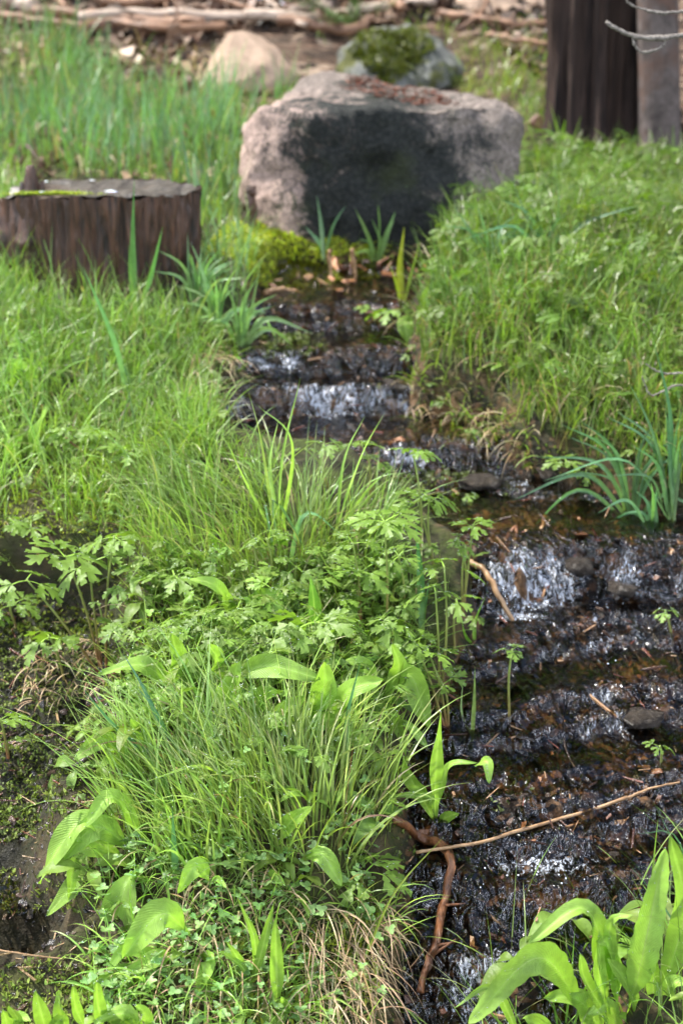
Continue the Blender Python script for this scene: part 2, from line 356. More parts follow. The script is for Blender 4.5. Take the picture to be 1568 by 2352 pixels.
def water_mat():
    m, N, L, P = mat_new('stream_water'); N.remove(P)
    uv = N.new('ShaderNodeUVMap'); mp = N.new('ShaderNodeMapping'); mp.inputs['Scale'].default_value = (1, .42, 1); L.new(uv.outputs[0], mp.inputs['Vector'])
    af = N.new('ShaderNodeAttribute'); af.attribute_name = 'foam'
    n1 = noise(N, L, 52, 1.5, .5, mp.outputs[0], 1.6); n2 = noise(N, L, 130, 2, .5, mp.outputs[0], .8)
    ad = N.new('ShaderNodeMath'); ad.operation = 'MULTIPLY_ADD'; ad.inputs[1].default_value = .06; L.new(n2.outputs['Fac'], ad.inputs[0]); L.new(n1.outputs['Fac'], ad.inputs[2])
    st = N.new('ShaderNodeMapRange'); st.inputs['From Min'].default_value = 0; st.inputs['From Max'].default_value = 1; st.inputs['To Min'].default_value = .24; st.inputs['To Max'].default_value = 1.0
    at2 = N.new('ShaderNodeAttribute'); at2.attribute_name = 'turb'; L.new(at2.outputs['Fac'], st.inputs['Value'])
    n0 = noise(N, L, 20, 1.5, .5, mp.outputs[0], 1.8); a0 = N.new('ShaderNodeMath'); a0.operation = 'MULTIPLY_ADD'; a0.inputs[1].default_value = 1.6; L.new(n0.outputs['Fac'], a0.inputs[0]); L.new(ad.outputs[0], a0.inputs[2])
    b = N.new('ShaderNodeBump'); b.inputs['Distance'].default_value = .024; L.new(a0.outputs[0], b.inputs['Height']); L.new(st.outputs[0], b.inputs['Strength'])
    gl = N.new('ShaderNodeBsdfGlossy'); gl.inputs['Roughness'].default_value = .05; gl.inputs['Color'].default_value = (.95, .97, 1, 1); L.new(b.outputs[0], gl.inputs['Normal'])
    tr = N.new('ShaderNodeBsdfTransparent'); tr.inputs['Color'].default_value = (.72, .64, .50, 1)
    fr = N.new('ShaderNodeFresnel'); fr.inputs['IOR'].default_value = 1.55; L.new(b.outputs[0], fr.inputs['Normal'])
    ms = N.new('ShaderNodeMixShader'); L.new(fr.outputs[0], ms.inputs[0]); L.new(tr.outputs[0], ms.inputs[1]); L.new(gl.outputs[0], ms.inputs[2])
    # froth: thin white streaks of bubbles on the falls
    mp2 = N.new('ShaderNodeMapping'); mp2.inputs['Scale'].default_value = (1, .45, 1); L.new(uv.outputs[0], mp2.inputs['Vector'])
    n3 = noise(N, L, 150, 5, .75, mp2.outputs[0], 1.2)
    su = N.new('ShaderNodeMath'); su.operation = 'MULTIPLY_ADD'; su.inputs[1].default_value = .42; L.new(af.outputs['Fac'], su.inputs[0]); L.new(n3.outputs['Fac'], su.inputs[2])
    r = ramp(N, L, su.outputs[0], [(.80, 0), (1.02, .8)])
    df = N.new('ShaderNodeBsdfPrincipled'); df.inputs['Base Color'].default_value = (.66, .70, .78, 1); df.inputs['Roughness'].default_value = .25; L.new(b.outputs[0], df.inputs['Normal'])
    ms2 = N.new('ShaderNodeMixShader'); L.new(r.outputs['Color'], ms2.inputs[0]); L.new(ms.outputs[0], ms2.inputs[1]); L.new(df.outputs[0], ms2.inputs[2])
    L.new(ms2.outputs[0], N['Material Output'].inputs['Surface']); return m
def drop_mat():
    m, N, L, P = mat_new('water_drop'); N.remove(P)
    gl = N.new('ShaderNodeBsdfGlossy'); gl.inputs['Roughness'].default_value = .16
    tr = N.new('ShaderNodeBsdfTransparent'); tr.inputs['Color'].default_value = (.95, 1, .97, 1)
    ms = N.new('ShaderNodeMixShader'); ms.inputs[0].default_value = .28; L.new(tr.outputs[0], ms.inputs[1]); L.new(gl.outputs[0], ms.inputs[2])
    L.new(ms.outputs[0], N['Material Output'].inputs['Surface']); return m
M_water = water_mat(); M_drop = drop_mat()

# ------------------------------------------------------------------ ground sheet
def axis(segs):
    out = []
    for a, b, n in segs: out.append(np.linspace(a, b, n, endpoint=False))
    return np.unique(np.concatenate(out))
gx = axis([(-90, -12, 12), (-12, -2.2, 40), (-2.2, -1.05, 50), (-1.05, 1.25, 330), (1.25, 2.4, 80), (2.4, 12, 40), (12, 91, 13)])
gy = axis([(-38, -2, 14), (-2, 1.4, 40), (1.4, 4.3, 400), (4.3, 8, 190), (8, 16, 60), (16, 139, 30)])
X, Y = np.meshgrid(gx, gy); Z = H(X, Y); dd = in_stream(X, Y)
wet = sstep(-.05, .02, dd); mudm = sstep(-.05, .05, xM(Y)-X)*sstep(v2y(2500), v2y(2420), Y)*(1-sstep(v2y(1330), v2y(1250), Y)); wet = np.maximum(wet, mudm*.9)
U_, V_ = proj(X, Y, Z)
lit = np.clip(sstep(5.2, 6.2, Y+.25*fbm(X*2, Y*2, 3))+.3*sstep(.1, .6, fbm(X*5, Y*5, 3)), 0, 1)
g = obj('ground', np.stack([X, Y, Z], -1).reshape(-1, 3), grid_faces(len(gy), len(gx)), ground_mat(), own=False, extra={'mud': mudm.ravel(), 'wet': wet.ravel(), 'lit': lit.ravel()})
tag(g, 'dark soil hillside with leaf litter and the muddy stream bed', 'ground', kind='structure')

# ------------------------------------------------------------------ water
def water_sheet(name, ys, x0f, x1f, nx, zf, label, foamf):
    y = np.array(ys); x0 = x0f(y); x1 = x1f(y); t = np.linspace(0, 1, nx)
    X = x0[:, None]+(x1-x0)[:, None]*t[None]; Y = np.repeat(y[:, None], nx, 1); Z = zf(X, Y)
    gyz = np.gradient(Z, axis=0)/np.maximum(np.gradient(Y, axis=0), 1e-5)
    turb = sstep(.08, .5, np.abs(gyz)); k = np.ones(9)/9
    sm = lambda A, h: np.apply_along_axis(lambda q: np.convolve(np.pad(q, h, mode='edge'), np.ones(2*h+1)/(2*h+1), 'valid'), 0, A)
    foam = foamf(X, Y, sm(turb, 3)); turb = sm(turb, 6)
    ds = np.hypot(np.gradient(Y, axis=0), np.gradient(Z, axis=0)); S = np.cumsum(ds, 0)
    UV = np.stack([X, S], -1).reshape(-1, 2)
    o = obj(name, np.stack([X, Y, Z], -1).reshape(-1, 3), grid_faces(len(y), nx), M_water, own=False, UV=UV, extra={'foam': foam.ravel(), 'turb': turb.ravel()})
    return tag(o, label, 'water', kind='structure')
def zmain(X, Y):
    yy = warp(X, Y); z = zW(yy); sl = sstep(.05, .5, np.abs(zW(yy+.02)-zW(yy-.02))/.04)
    return z+(.0015+.0075*sl)*fbm(X*34, (Y+z)*15, 2)
FOAMS = [(740,925,.16,.035,.9),(1210,1345,.075,.055,1.0),(1190,1415,.07,.03,.9),(1240,2010,.14,.05,.8),(1130,2290,.12,.06,.8),(1120,1070,.12,.03,.7),(1190,1105,.05,.02,.7),(1390,1330,.06,.03,.6),
         (1250,2090,.12,.015,.5),(820,745,.08,.03,.4),(860,800,.12,.02,.5),(1400,1500,.05,.03,.5),(640,880,.1,.03,.5),(1000,2200,.05,.05,.4),(1330,1780,.08,.03,.4),(1300,1480,.06,.02,.4)]
FP = [(pt(u, v, v2y(v)), a, b, s) for u, v, a, b, s in FOAMS]
def foam_main(X, Y, turb):
    f = .85*turb*sstep(-.5, .35, fbm(X*9, Y*6, 2))
    for p, a, b, s in FP: f = np.maximum(f, s*np.exp(-((X-p[0])/a)**2-((Y-p[1])/b)**2))
    return f
water_sheet('water', np.arange(1.45, YEND+.1, .006), lambda y: xL(y)-.09, lambda y: np.minimum(xR(y)+.09, 1.7), 300, zmain, 'shallow stream water tumbling over small steps of dark debris', foam_main)
for a, b, lab in ((MUDY[0]-.03, MUDY[1]+.03, 'small still pool on the left edge above the mossy mud'), (MUDY[2]-.06, MUDY[3]+.03, 'lower still pool on the left edge between moss patches')):
    zz = float(zS(np.array((a+b)/2)))-.036
    water_sheet('water', np.arange(a, b, .01), lambda y: xM(y)*0-1.1, lambda y: xM(y)+.05, 60, lambda X, Y: zz+.001*fbm(X*20, Y*20, 2)+0*X, lab, lambda X, Y, t: 0*X)

# ------------------------------------------------------------------ grass blades (vectorised)
DROPS = []
def blades(Pt, L, W, az, th0, kap, seg=5, tw=None, fold=0.25, col=None, tipcol=None, basecol=None, taper=.8, three=True, drops=0):
    n = len(Pt); t = np.linspace(0, 1, seg+1)
    th = th0[:, None]+kap[:, None]*t[None]**1.3; th = np.clip(th, -2.6, 2.6)
    ca, sa = np.cos(az), np.sin(az)
    D = np.stack([np.sin(th)*ca[:, None], np.sin(th)*sa[:, None], np.cos(th)], -1)
    P = np.zeros((n, seg+1, 3)); Dm = (D[:, 1:]+D[:, :-1])/2; P[:, 1:] = np.cumsum(Dm, 1)*(L/seg)[:, None, None]; P += Pt[:, None]
    S = np.stack([-sa, ca, 0*sa], -1)[:, None]*np.ones((1, seg+1, 1)); Nn = np.cross(D, S)
    if tw is None: tw = rng.normal(0, .5, n)
    twt = tw[:, None]*(.4+t[None]); c, s = np.cos(twt)[..., None], np.sin(twt)[..., None]
    S, Nn = S*c+Nn*s, Nn*c-S*s
    wt = np.clip((1-t)**taper*(.65+.7*t*(1.4-t)), .03, 1); wd = W[:, None]*wt[None]*.5
    if three:
        V = np.stack([P-S*wd[..., None]+Nn*(wd*fold)[..., None], P, P+S*wd[..., None]+Nn*(wd*fold)[..., None]], 2); nc = 3
    else:
        V = np.stack([P-S*wd[..., None], P+S*wd[..., None]], 2); nc = 2
    V = V.reshape(n, -1, 3); F = grid_faces(seg+1, nc); F = (F[None]+(np.arange(n)*V.shape[1])[:, None, None]).reshape(-1, 4)
    col = np.asarray(col); tt = t[None, :, None]
    C = col[:, None]*np.ones((1, seg+1, 1))
    if basecol is not None: C = C*(1-(1-tt)**3*.8)+basecol*((1-tt)**3*.8)
    if tipcol is not None:
        k = (rng.random(n) < .12)[:, None, None]*tt**3; C = C*(1-k)+tipcol*k
    C = np.repeat(C[:, :, None], nc, 2).reshape(-1, 3)
    if drops:
        i = rng.integers(0, n, drops); j = rng.integers(1, seg, drops); DROPS.append((P[i, j]+np.array([0, 0, .0012]))+rng.normal(0, .0006, (drops, 3)))
    return V.reshape(-1, 3), F, C
def poly_mask(u, v, poly):
    poly = np.array(poly, float); ins = np.zeros(u.shape, bool); j = len(poly)-1
    for i in range(len(poly)):
        xi, yi = poly[i]; xj, yj = poly[j]
        c = ((yi > v) != (yj > v)) & (u < (xj-xi)*(v-yi)/(yj-yi+1e-9)+xi); ins ^= c; j = i
    return ins
def scatter(poly, dens, clump=0.0, wetok=-.012, cscale=7, seedo=0):
    """uniform world-space scatter (dens per m2) over ground whose foot lies in the given outline"""
    poly = np.array(poly, float); us = poly[:, 0]; vs = poly[:, 1]
    y0 = v2y(min(vs.max()+60, 2352))-(.25 if vs.max() > 2300 else .12); y1 = v2y(max(vs.min()-40, 0))+.4
    e = [pt(u, v, y)[0] for u in (us.min(), us.max()) for y, v in ((y0, vs.max()), (y1, vs.min()))]
    x0, x1 = min(e)-.1, max(e)+.1; n = int(dens*(x1-x0)*(y1-y0))
    x = rng.uniform(x0, x1, n); y = rng.uniform(y0, y1, n); z = H(x, y); u, v = proj(x, y, z)
    ok = poly_mask(u, v, poly)
    if wetok is not None: ok &= in_stream(x, y) < wetok
    if clump: ok &= (fbm(x*cscale+seedo, y*cscale, 3) > rng.normal(clump-1, .25, n))
    return np.stack([x[ok], y[ok], z[ok]], -1)
GR = np.array([.15, .29, .035]); GL = np.array([.30, .46, .085]); BG = np.array([.10, .22, .095]); YG = np.array([.26, .33, .035]); ST = np.array([.44, .35, .21]); STD = np.array([.20, .125, .065])
def gcol(n, a, b, var=.18):
    t = rng.random((n, 1)); c = a*(1-t)+b*t; return np.clip(c*(1+rng.normal(0, var, (n, 1)))*(1+rng.normal(0, .05, (n, 3))), .01, .7)
def grassfield(name, poly, dens, Lr, Wr, lean, kap, a, b, label, cat='grass', clump=0, seg=5, three=True, wetok=-.012, drops=0, mat=None, az=None, straw=0.0, cscale=7, sink=.01, fold=.25, radial=None):
    P = scatter(poly, dens, clump, wetok, cscale); n = len(P); P[:, 2] -= sink
    L = rng.uniform(*Lr, n)*(.75+.5*rng.random(n)); W = rng.uniform(*Wr, n)
    A = rng.uniform(0, 2*np.pi, n) if az is None else rng.normal(az[0], az[1], n)
    if radial is not None:      # blades splay outward from the middle of the tussock, in locks
        rc = at(*radial); A = np.arctan2(P[:, 1]-rc[1], (P[:, 0]-rc[0])-.05)+1.0*fbm(P[:, 0]*9, P[:, 1]*9, 2)+rng.normal(0, .8, n)
    th = np.abs(rng.normal(lean, .18, n)); kp = np.abs(rng.normal(kap, kap*.5, n)); C = gcol(n, a, b)
    lf = np.clip(.30*fbm(P[:, 0]*2.6+3, P[:, 1]*3.2, 3), -.42, .42)[:, None]; hu = np.clip(.5*fbm(P[:, 0]*4+40, P[:, 1]*4, 2), -.4, .4)[:, None]
    C = np.clip(C*(1+lf)*(1+hu*np.array([[.22, .03, -.25]])), .01, .7)
    s = rng.random(n) < straw; C[s] = gcol(int(s.sum()), ST, STD); kp[s] *= 1.6; L[s] *= .8
    V, F, Cc = blades(P, L, W, A, th, kp, seg, col=C, tipcol=ST, basecol=np.array([.20, .26, .06]), three=three, drops=drops, fold=fold)
    o = obj(name, V, F, mat or M_grass, C=Cc, own=False); print(name, n); return tag(o, label, cat, kind='stuff')

# left lawn, tussocks, right bank, bottom corner, far hillside
LAWN = [(-120,640),(50,660),(130,725),(430,745),(470,820),(520,900),(500,980),(480,1060),(380,1110),(320,1180),(330,1290),(200,1360),(60,1380),(-120,1390)]
grassfield('grass', LAWN, 12000, (.06, .15), (.0024, .0055), .25, .9, GR*.9, GL*.95, 'short fresh grass of the lawn in front of the stump', clump=.15, drops=1100, straw=.07)
TA = [(340,1120),(480,1130),(640,1150),(800,1170),(900,1230),(900,1290),(800,1350),(560,1390),(400,1370),(320,1260)]
grassfield('grass', TA, 13500, (.10, .18), (.0026, .0062), .2, .9, np.array([.18, .33, .06]), np.array([.34, .49, .13]), radial=(620,1270), label='long arching grass of the upper tussock beside the pool', clump=.35, seg=8, drops=1400, straw=.05)
grassfield('grass', [(420,1010),(560,1040),(640,1060),(660,1150),(480,1160),(340,1150),(380,1060)], 9000, (.06, .13), (.0026, .0055), .35, 1.1, GR, GL, 'grass edging the left end of the pool', clump=.1, seg=7, drops=200, wetok=.02)
TB = [(270,1740),(380,1700),(600,1690),(800,1730),(890,1820),(900,1930),(840,2000),(640,2030),(400,2020),(260,1930),(240,1800)]
grassfield('grass', TB, 15000, (.11, .20), (.0030, .0072), .2, .8, np.array([.20, .34, .07]), np.array([.36, .50, .14]), radial=(640,1900), label='long dewy grass of the lower tussock in the middle foreground', clump=.3, seg=8, drops=1600, straw=.05)
MID = [(330,1330),(600,1350),(880,1300),(960,1340),(990,1450),(960,1620),(900,1740),(780,1700),(600,1640),(420,1660),(300,1700),(260,1600),(330,1500)]
grassfield('grass', MID, 7500, (.06, .15), (.0020, .0048), .3, 1.1, GR*1.2, GL, 'thin grass between the lobed plants at the middle', clump=.4, seg=7, drops=500, straw=.10)
LOW = [(280,1960),(640,1970),(900,1930),(920,2060),(890,2200),(830,2400),(230,2420),(190,2250),(230,2080)]
grassfield('grass', LOW, 16000, (.05, .12), (.0022, .0052), .4, 1.4, GR*1.2, GL*1.05, 'sparse grass over the clover below the lower tussock', clump=.4, seg=7, drops=500, straw=.25)
RB = [(990,640),(1060,520),(1180,510),(1200,400),(1250,375),(1480,405),(1720,430),(1720,1180),(1440,1120),(1330,1110),(1210,1060),(1120,1010),(940,965),(890,860),(920,770)]
grassfield('grass', RB, 11000, (.08, .17), (.003, .0065), .22, .8, GR*.62, GL*.68, 'grass mixed with herbs on the far stream bank', clump=.35, seg=5, three=False, straw=.16, drops=300)
grassfield('grass', [(1200,2060),(1400,2050),(1700,2000),(1700,2500),(1020,2500),(1100,2300)], 3600, (.09, .20), (.002, .0045), .35, 1.1, GR, GL, 'grass sprouting among the broad leaves in the bottom corner', clump=.3, seg=8, drops=300, wetok=.15)
BL = [(-150,90),(170,95),(200,130),(330,240),(440,250),(480,235),(600,265),(700,240),(730,200),(650,290),(560,300),(545,520),(440,530),(440,440),(60,400),(-150,470)]
grassfield('iris_leaves', BL, 1100, (.14, .26), (.008, .014), .12, .40, BG, np.array([.14, .26, .09]), 'dense field of blue-green sword leaves behind the stump', cat='ground cover', clump=.35, seg=5, three=True, straw=.07, cscale=3, sink=.01)
grassfield('grass', BL, 1100, (.06, .12), (.004, .008), .2, .7, GR*1.2, GL, 'yellower young grass filling the sword leaf field', clump=.2, seg=4, three=False, straw=.1)
grassfield('dead_grass', [(-150,120),(420,90),(640,160),(560,420),(-150,430)], 420, (.08, .18), (.005, .011), .6, 1.6, ST, STD*1.4, 'dead tan leaves lying through the sword leaf field', cat='dead grass', clump=.3, seg=5, mat=M_straw)
grassfield('grass', [(1020,170),(1100,90),(1260,110),(1270,330),(1190,330),(1180,250),(1060,220)], 1500, (.06, .14), (.004, .008), .25, .8, GR, YG*.8, 'patchy grass between the mossy boulder and the dark trunk', clump=.5, seg=4, three=False, straw=.2)
grassfield('grass', [(0,440),(60,430),(90,560),(120,680),(-150,690),(-150,440)], 3400, (.08, .17), (.003, .006), .2, .7, GR, GL, 'grass rising against the near side of the stump', clump=.2, seg=5, three=False, straw=.08)
grassfield('grass', [(540,830),(530,700),(470,620),(440,540),(560,520),(580,560),(590,640),(590,700),(560,770)], 1500, (.10, .18), (.003, .007), .3, .9, GR, GL, 'grass fringe between the stump and the water', clump=.2, seg=5, three=False, straw=.15)
grassfield('grass', [(600,520),(840,520),(840,600),(560,610),(500,560)], 900, (.04, .08), (.003, .006), .2, .7, YG*.8, GL, 'short grass growing out of the bright moss', clump=.4, seg=4, three=False, straw=.2)
grassfield('sword_leaves', [(420,540),(600,580),(610,700),(580,810),(520,830),(430,740)], 1300, (.10, .19), (.006, .010), .15, .6, np.array([.15,.29,.10]), np.array([.24,.38,.16]), 'thick stand of pale sword leaves between the stump and the stream', cat='ground cover', clump=.2, seg=6, straw=.12, drops=60)
EDGE = [(940,850),(1010,840),(1130,920),(1240,1000),(1350,1070),(1260,1110),(1100,1030),(940,975)]
grassfield('grass', EDGE, 7000, (.06, .13), (.003, .0055), .7, 1.0, GR*.8, GL*.8, 'grass hanging from the far bank over the pool', clump=.1, seg=6, straw=.3, az=(-2.0, .7), wetok=.16)
grassfield('grass', [(430,700),(540,780),(560,860),(540,960),(470,900),(440,800)], 5000, (.05, .11), (.003, .0055), .6, 1.0, GR, GL, 'grass hanging from the left bank above the foam', clump=.1, seg=6, straw=.2, az=(-1.0, .7), wetok=.03)
grassfield('grass', [(700,90),(1000,40),(1290,40),(1290,260),(1060,240),(1060,100),(760,130)], 500, (.05, .12), (.005, .009), .3, .8, GR*.9, YG*.8, 'thin grass coming up through the slope litter', clump=.6, seg=4, three=False, straw=.3)
grassfield('grass', LAWN, 500, (.10, .19), (.005, .008), .3, 1.0, np.array([.14, .28, .07]), GL, 'longer wide blades standing loose in the lawn', clump=.3, seg=7, drops=150)
grassfield('grass', [(40,650),(430,715),(475,780),(420,830),(200,790),(30,730)], 1500, (.10, .18), (.003, .006), .2, .7, GR, GL, 'tall loose grass at the foot of the stump', clump=.2, seg=6, straw=.1)
# dry straw hanging over the banks
def hang(poly, n, Lr, azm, label, az_s=.5):
    P = scatter(poly, 9000, 0, .10)
    if len(P) == 0: return
    P = P[rng.permutation(len(P))[:n]]; n = len(P); P[:, 2] += .015
    V, F, C = blades(P, rng.uniform(*Lr, n), rng.uniform(.0016, .0036, n), rng.normal(azm, az_s, n), rng.uniform(.9, 1.6, n), rng.uniform(1.3, 2.0, n), 8, col=gcol(n, ST*1.1, STD*1.6), fold=.2)
    tag(obj('dead_grass', V, F, M_straw, C=C, own=False), label, 'dead grass', kind='stuff'); print('hang', n)
hang([(680,2120),(800,2080),(890,2080),(890,2200),(860,2380),(700,2380)], 260, (.07, .13), -1.2, 'tan dry straw hanging down the foreground bank', .6)
hang([(930,880),(1120,940),(1230,1010),(1230,1090),(1060,1000),(930,960)], 300, (.05, .10), -2.0, 'golden dry straw hanging over the far pool edge', .6)
hang([(440,800),(540,850),(560,960),(500,960),(440,880)], 90, (.07, .12), -1.0, 'straw drooping from the left bank above the foam', .6)
hang([(1100,600),(1568,700),(1568,1150),(1250,1050),(1000,800)], 500, (.05, .10), -1.6, 'straw matted between the herbs on the far bank', 2)
hang([(60,1500),(250,1480),(250,1600),(60,1640)], 120, (.03, .06), -1.6, 'pale flattened straw lying on the wet mud', 1.0)
hang([(400,1990),(700,1990),(700,2352),(300,2352)], 160, (.05, .09), -1.8, 'brown straw thatch under the clover', .9)

# ------------------------------------------------------------------ leaves
def sheet(L, Wd, n=14, teeth=0, depth=.0, fwd=.6, env=None, cols=5, cup=.18, wav=.0, seed=0, petiole=.0):
    """flat leaf in local x (along), y (across), z up"""
    t = np.linspace(0, 1, n); e = env(t) if env else np.sin(np.pi*t**.8)**.9
    if teeth:
        ph = (t*teeth) % 1; saw = np.where(ph < .62, ph/.62, (1-ph)/.38); e = e*(1-depth*(1-saw))
    e = np.maximum(e, .015); s = np.linspace(-1, 1, cols)
    y = e[:, None]*s[None]*Wd/2; x = t[:, None]*L*np.ones((1, cols))
    x = x+fwd*np.abs(y)*(depth > .15)*1.0
    z = cup*np.abs(y)+wav*Wd*np.sin(t*11+seed)[:, None]*s[None]*np.abs(s[None])-.6*wav*Wd*np.cos(t*7+seed)[:, None]*(1-np.abs(s[None]))
    return np.stack([x, y, z], -1).reshape(-1, 3), grid_faces(n, cols)
def env_spat(t): return np.where(t < .2, .10+.25*(t/.2)**2, np.clip(.35+.65*np.sin(np.clip((t-.2)/.3, 0, 1)*np.pi/2), 0, 1)*np.clip((1-t)/.42, 0, 1)**.55)
def env_ov(t): return np.clip(t/.38, 0, 1)**.75*np.clip((1-t)/.62, 0, 1)**.75
def env_lance(t): return (.12+.88*np.sin(np.clip(t/.55, 0, 1)*np.pi/2))*np.clip((1-t)/.5, 0, 1)**.8
def env_lobe(t): return np.clip(t/.45, 0.05, 1)**.9*np.clip((1-t)/.5, 0, 1)**.6
def bend_on(V, P, L, Nref, roll=0, roll1=None):
    """lay a flat leaf along the polyline P"""
    Q = spline(P, 40); seg = np.linalg.norm(np.diff(Q, axis=0), axis=1); s = np.concatenate([[0], np.cumsum(seg)]); s /= s[-1]
    T = nrm(np.gradient(Q, axis=0)); S = nrm(np.cross(np.broadcast_to(Nref, T.shape), T)); Nn = np.cross(T, S)
    t = np.clip(V[:, 0]/L, 0, 1.08); C = np.stack([np.interp(np.clip(t, 0, 1), s, Q[:, k]) for k in range(3)], -1)
    it = lambda A: nrm(np.stack([np.interp(np.clip(t, 0, 1), s, A[:, k]) for k in range(3)], -1))
    Sv, Nv, Tv = it(S), it(Nn), it(T); r = roll+((roll1-roll)*t if roll1 is not None else 0*t); c, q = np.cos(r)[:, None], np.sin(r)[:, None]
    Sv, Nv = Sv*c+Nv*q, Nv*c-Sv*q
    return C+Sv*V[:, 1:2]+Nv*V[:, 2:3]+Tv*(np.maximum(V[:, 0]/L-1, 0)*L)[:, None]
def leaf_color(V, base, cols=5, rib=1.3):
    C = np.tile(base, (len(V), 1)); k = np.arange(len(V)) % cols; C[k == cols//2] *= rib; return np.clip(C, 0, .6)
def dropson(V, n):
    if n: DROPS.append(V[rng.integers(0, len(V), n)]+np.array([0, 0, .001]))
LG = np.array([.26, .43, .065]); LGd = np.array([.12, .26, .04]); LY = np.array([.30, .40, .05])
def broad_leaf(parent, pts, wpx, yr, dy=(0, -.02, -.035), env=env_spat, color=None, teeth=0, depth=0., drops=14, roll=0, name='leaf', label=None, cup=.3):
    """pts: pixels of foot, middle, tip; dy: their distance offsets from the root"""
    P = [pt(u, v, yr+d) for (u, v), d in zip(pts, dy)]
    L = sum(np.linalg.norm(P[i+1]-P[i]) for i in range(len(P)-1)); Wd = 1.15*wpx*mpp(yr)
    nr_ = 22 if not teeth else teeth*4+1
    V, F = sheet(L, Wd, nr_, teeth, depth, 0, env, 7, cup, .10, rng.uniform(0, 6))
    Nr = nrm(np.array([rng.normal(0, .25), -.75, .75])); V = bend_on(V, P, L, Nr, roll+rng.normal(0, .2), rng.normal(0, .35)+roll)
    base = (LG if color is None else color)*rng.uniform(.85, 1.12)
    C = leaf_color(V, base, 7, 1.35); dropson(V, drops)
    UV = np.stack([np.repeat(np.linspace(0, 1, nr_), 7)*L*100, np.tile(np.linspace(-1, 1, 7), nr_)*Wd*50], -1)
    o = obj(name, V, F, M_broad, parent, C=C, UV=UV)
    if label: o['label'] = label
    return o
def broad_plant(root_uv, leaves, label, name='broad_leaved_plant', cat='plant', group='broad-leaved plants', env=env_spat, color=None, teeth=0, depth=0., off=0, drops=14, ws=1.0):
    r = at(*root_uv); yr = r[1]; t = thing(name, r, label, cat, group)
    for lf in leaves:
        pts = lf[0]; k = dict(lf[2]) if len(lf) > 2 else {}
        broad_leaf(t, pts, lf[1]*ws, yr, env=k.pop('env', env), color=k.pop('color', color), teeth=k.pop('teeth', teeth), depth=k.pop('depth', depth), drops=k.pop('drops', drops), **k)
    return t
broad_plant((285,1960), [
  ([(290,1950),(190,1885),(90,2030)], 62), ([(310,1960),(225,1900),(140,1975)], 58), ([(330,1930),(260,1830),(196,1900)], 46),
  ([(290,1985),(185,1955),(158,2070)], 34), ([(290,1990),(200,2010),(106,2104)], 46), ([(300,1985),(215,1930),(160,1925)], 34),
  ([(320,1995),(230,2000),(190,2050)], 40)], 'cluster of broad pale leaves drooping toward the left pool, longest leaves on the tussock side')
broad_plant((330,2030), [([(320,1985),(285,2050),(248,2212)], 84, dict(dy=(0,-.04,-.07), drops=30)), ([(330,2060),(250,2110),(126,2180)], 38), ([(350,2030),(310,2010),(300,2000)], 20)],
  'plant with one large broad leaf hanging straight down beside the left pool')
broad_plant((470,2200), [([(440,2150),(370,2100),(282,2200)], 74, dict(drops=24)), ([(400,2200),(365,2200),(290,2235)], 46), ([(470,2215),(475,2210),(452,2290)], 52, dict(dy=(0,-.03,-.05))),
  ([(470,2230),(500,2280),(415,2360)], 56, dict(dy=(0,-.04,-.06))), ([(420,2290),(290,2230),(178,2295)], 36), ([(430,2240),(300,2180),(240,2240)], 34)], 'glossy broad-leaved plant in the clover at the lower left, leaves fanning down both sides')
broad_plant((250,2380), [([(240,2370),(225,2310),(223,2255)], 38), ([(200,2370),(175,2320),(168,2265)], 30), ([(160,2380),(140,2330),(134,2275)], 34), ([(110,2390),(95,2330),(82,2275)], 40),
  ([(330,2400),(290,2330),(215,2350)], 52), ([(60,2400),(50,2350),(20,2310)], 44), ([(330,2390),(330,2330),(310,2310)], 40), ([(20,2400),(15,2350),(8,2320)], 40), ([(100,2420),(130,2350),(150,2330)], 44), ([(0,2400),(40,2340),(70,2345)], 40)], 'low leafy plant of upright oval leaves at the lower left corner')
broad_plant((575,2260), [([(575,2255),(545,2200),(516,2158)], 22), ([(578,2255),(600,2190),(630,2070)], 26), ([(570,2255),(555,2220),(500,2180)], 20), ([(583,2255),(585,2160),(545,2060)], 20)], 'small plant of upright narrow leaves rising from the clover', env=env_lance)
broad_plant((635,2320), [([(635,2330),(635,2240),(632,2110)], 34), ([(640,2330),(660,2310),(645,2290)], 30), ([(625,2330),(610,2330),(640,2360)], 30)], 'slender pale plant with one spoon-shaped leaf above the moss at the bottom')
broad_plant((660,1960), [([(640,1940),(665,1890),(718,1852)], 38)], 'single pointed leaf poking out of the tussock to the upper right', color=LG*1.05)
broad_plant((700,2010), [([(690,1975),(740,1965),(785,2035)], 44)], 'single bright leaf arching right over the tussock foot', color=LG*1.05)
broad_plant((500,2060), [([(486,2030),(450,1990),(408,2052)], 42), ([(486,2030),(500,2020),(520,2040)], 18)], 'small oval-leaved sprig at the tussock foot, one smooth oval leaf', color=LG*1.1)
broad_plant((640,2030), [([(620,2030),(630,2010),(655,2035)], 26)], 'tiny rounded single leaf low in the clover')
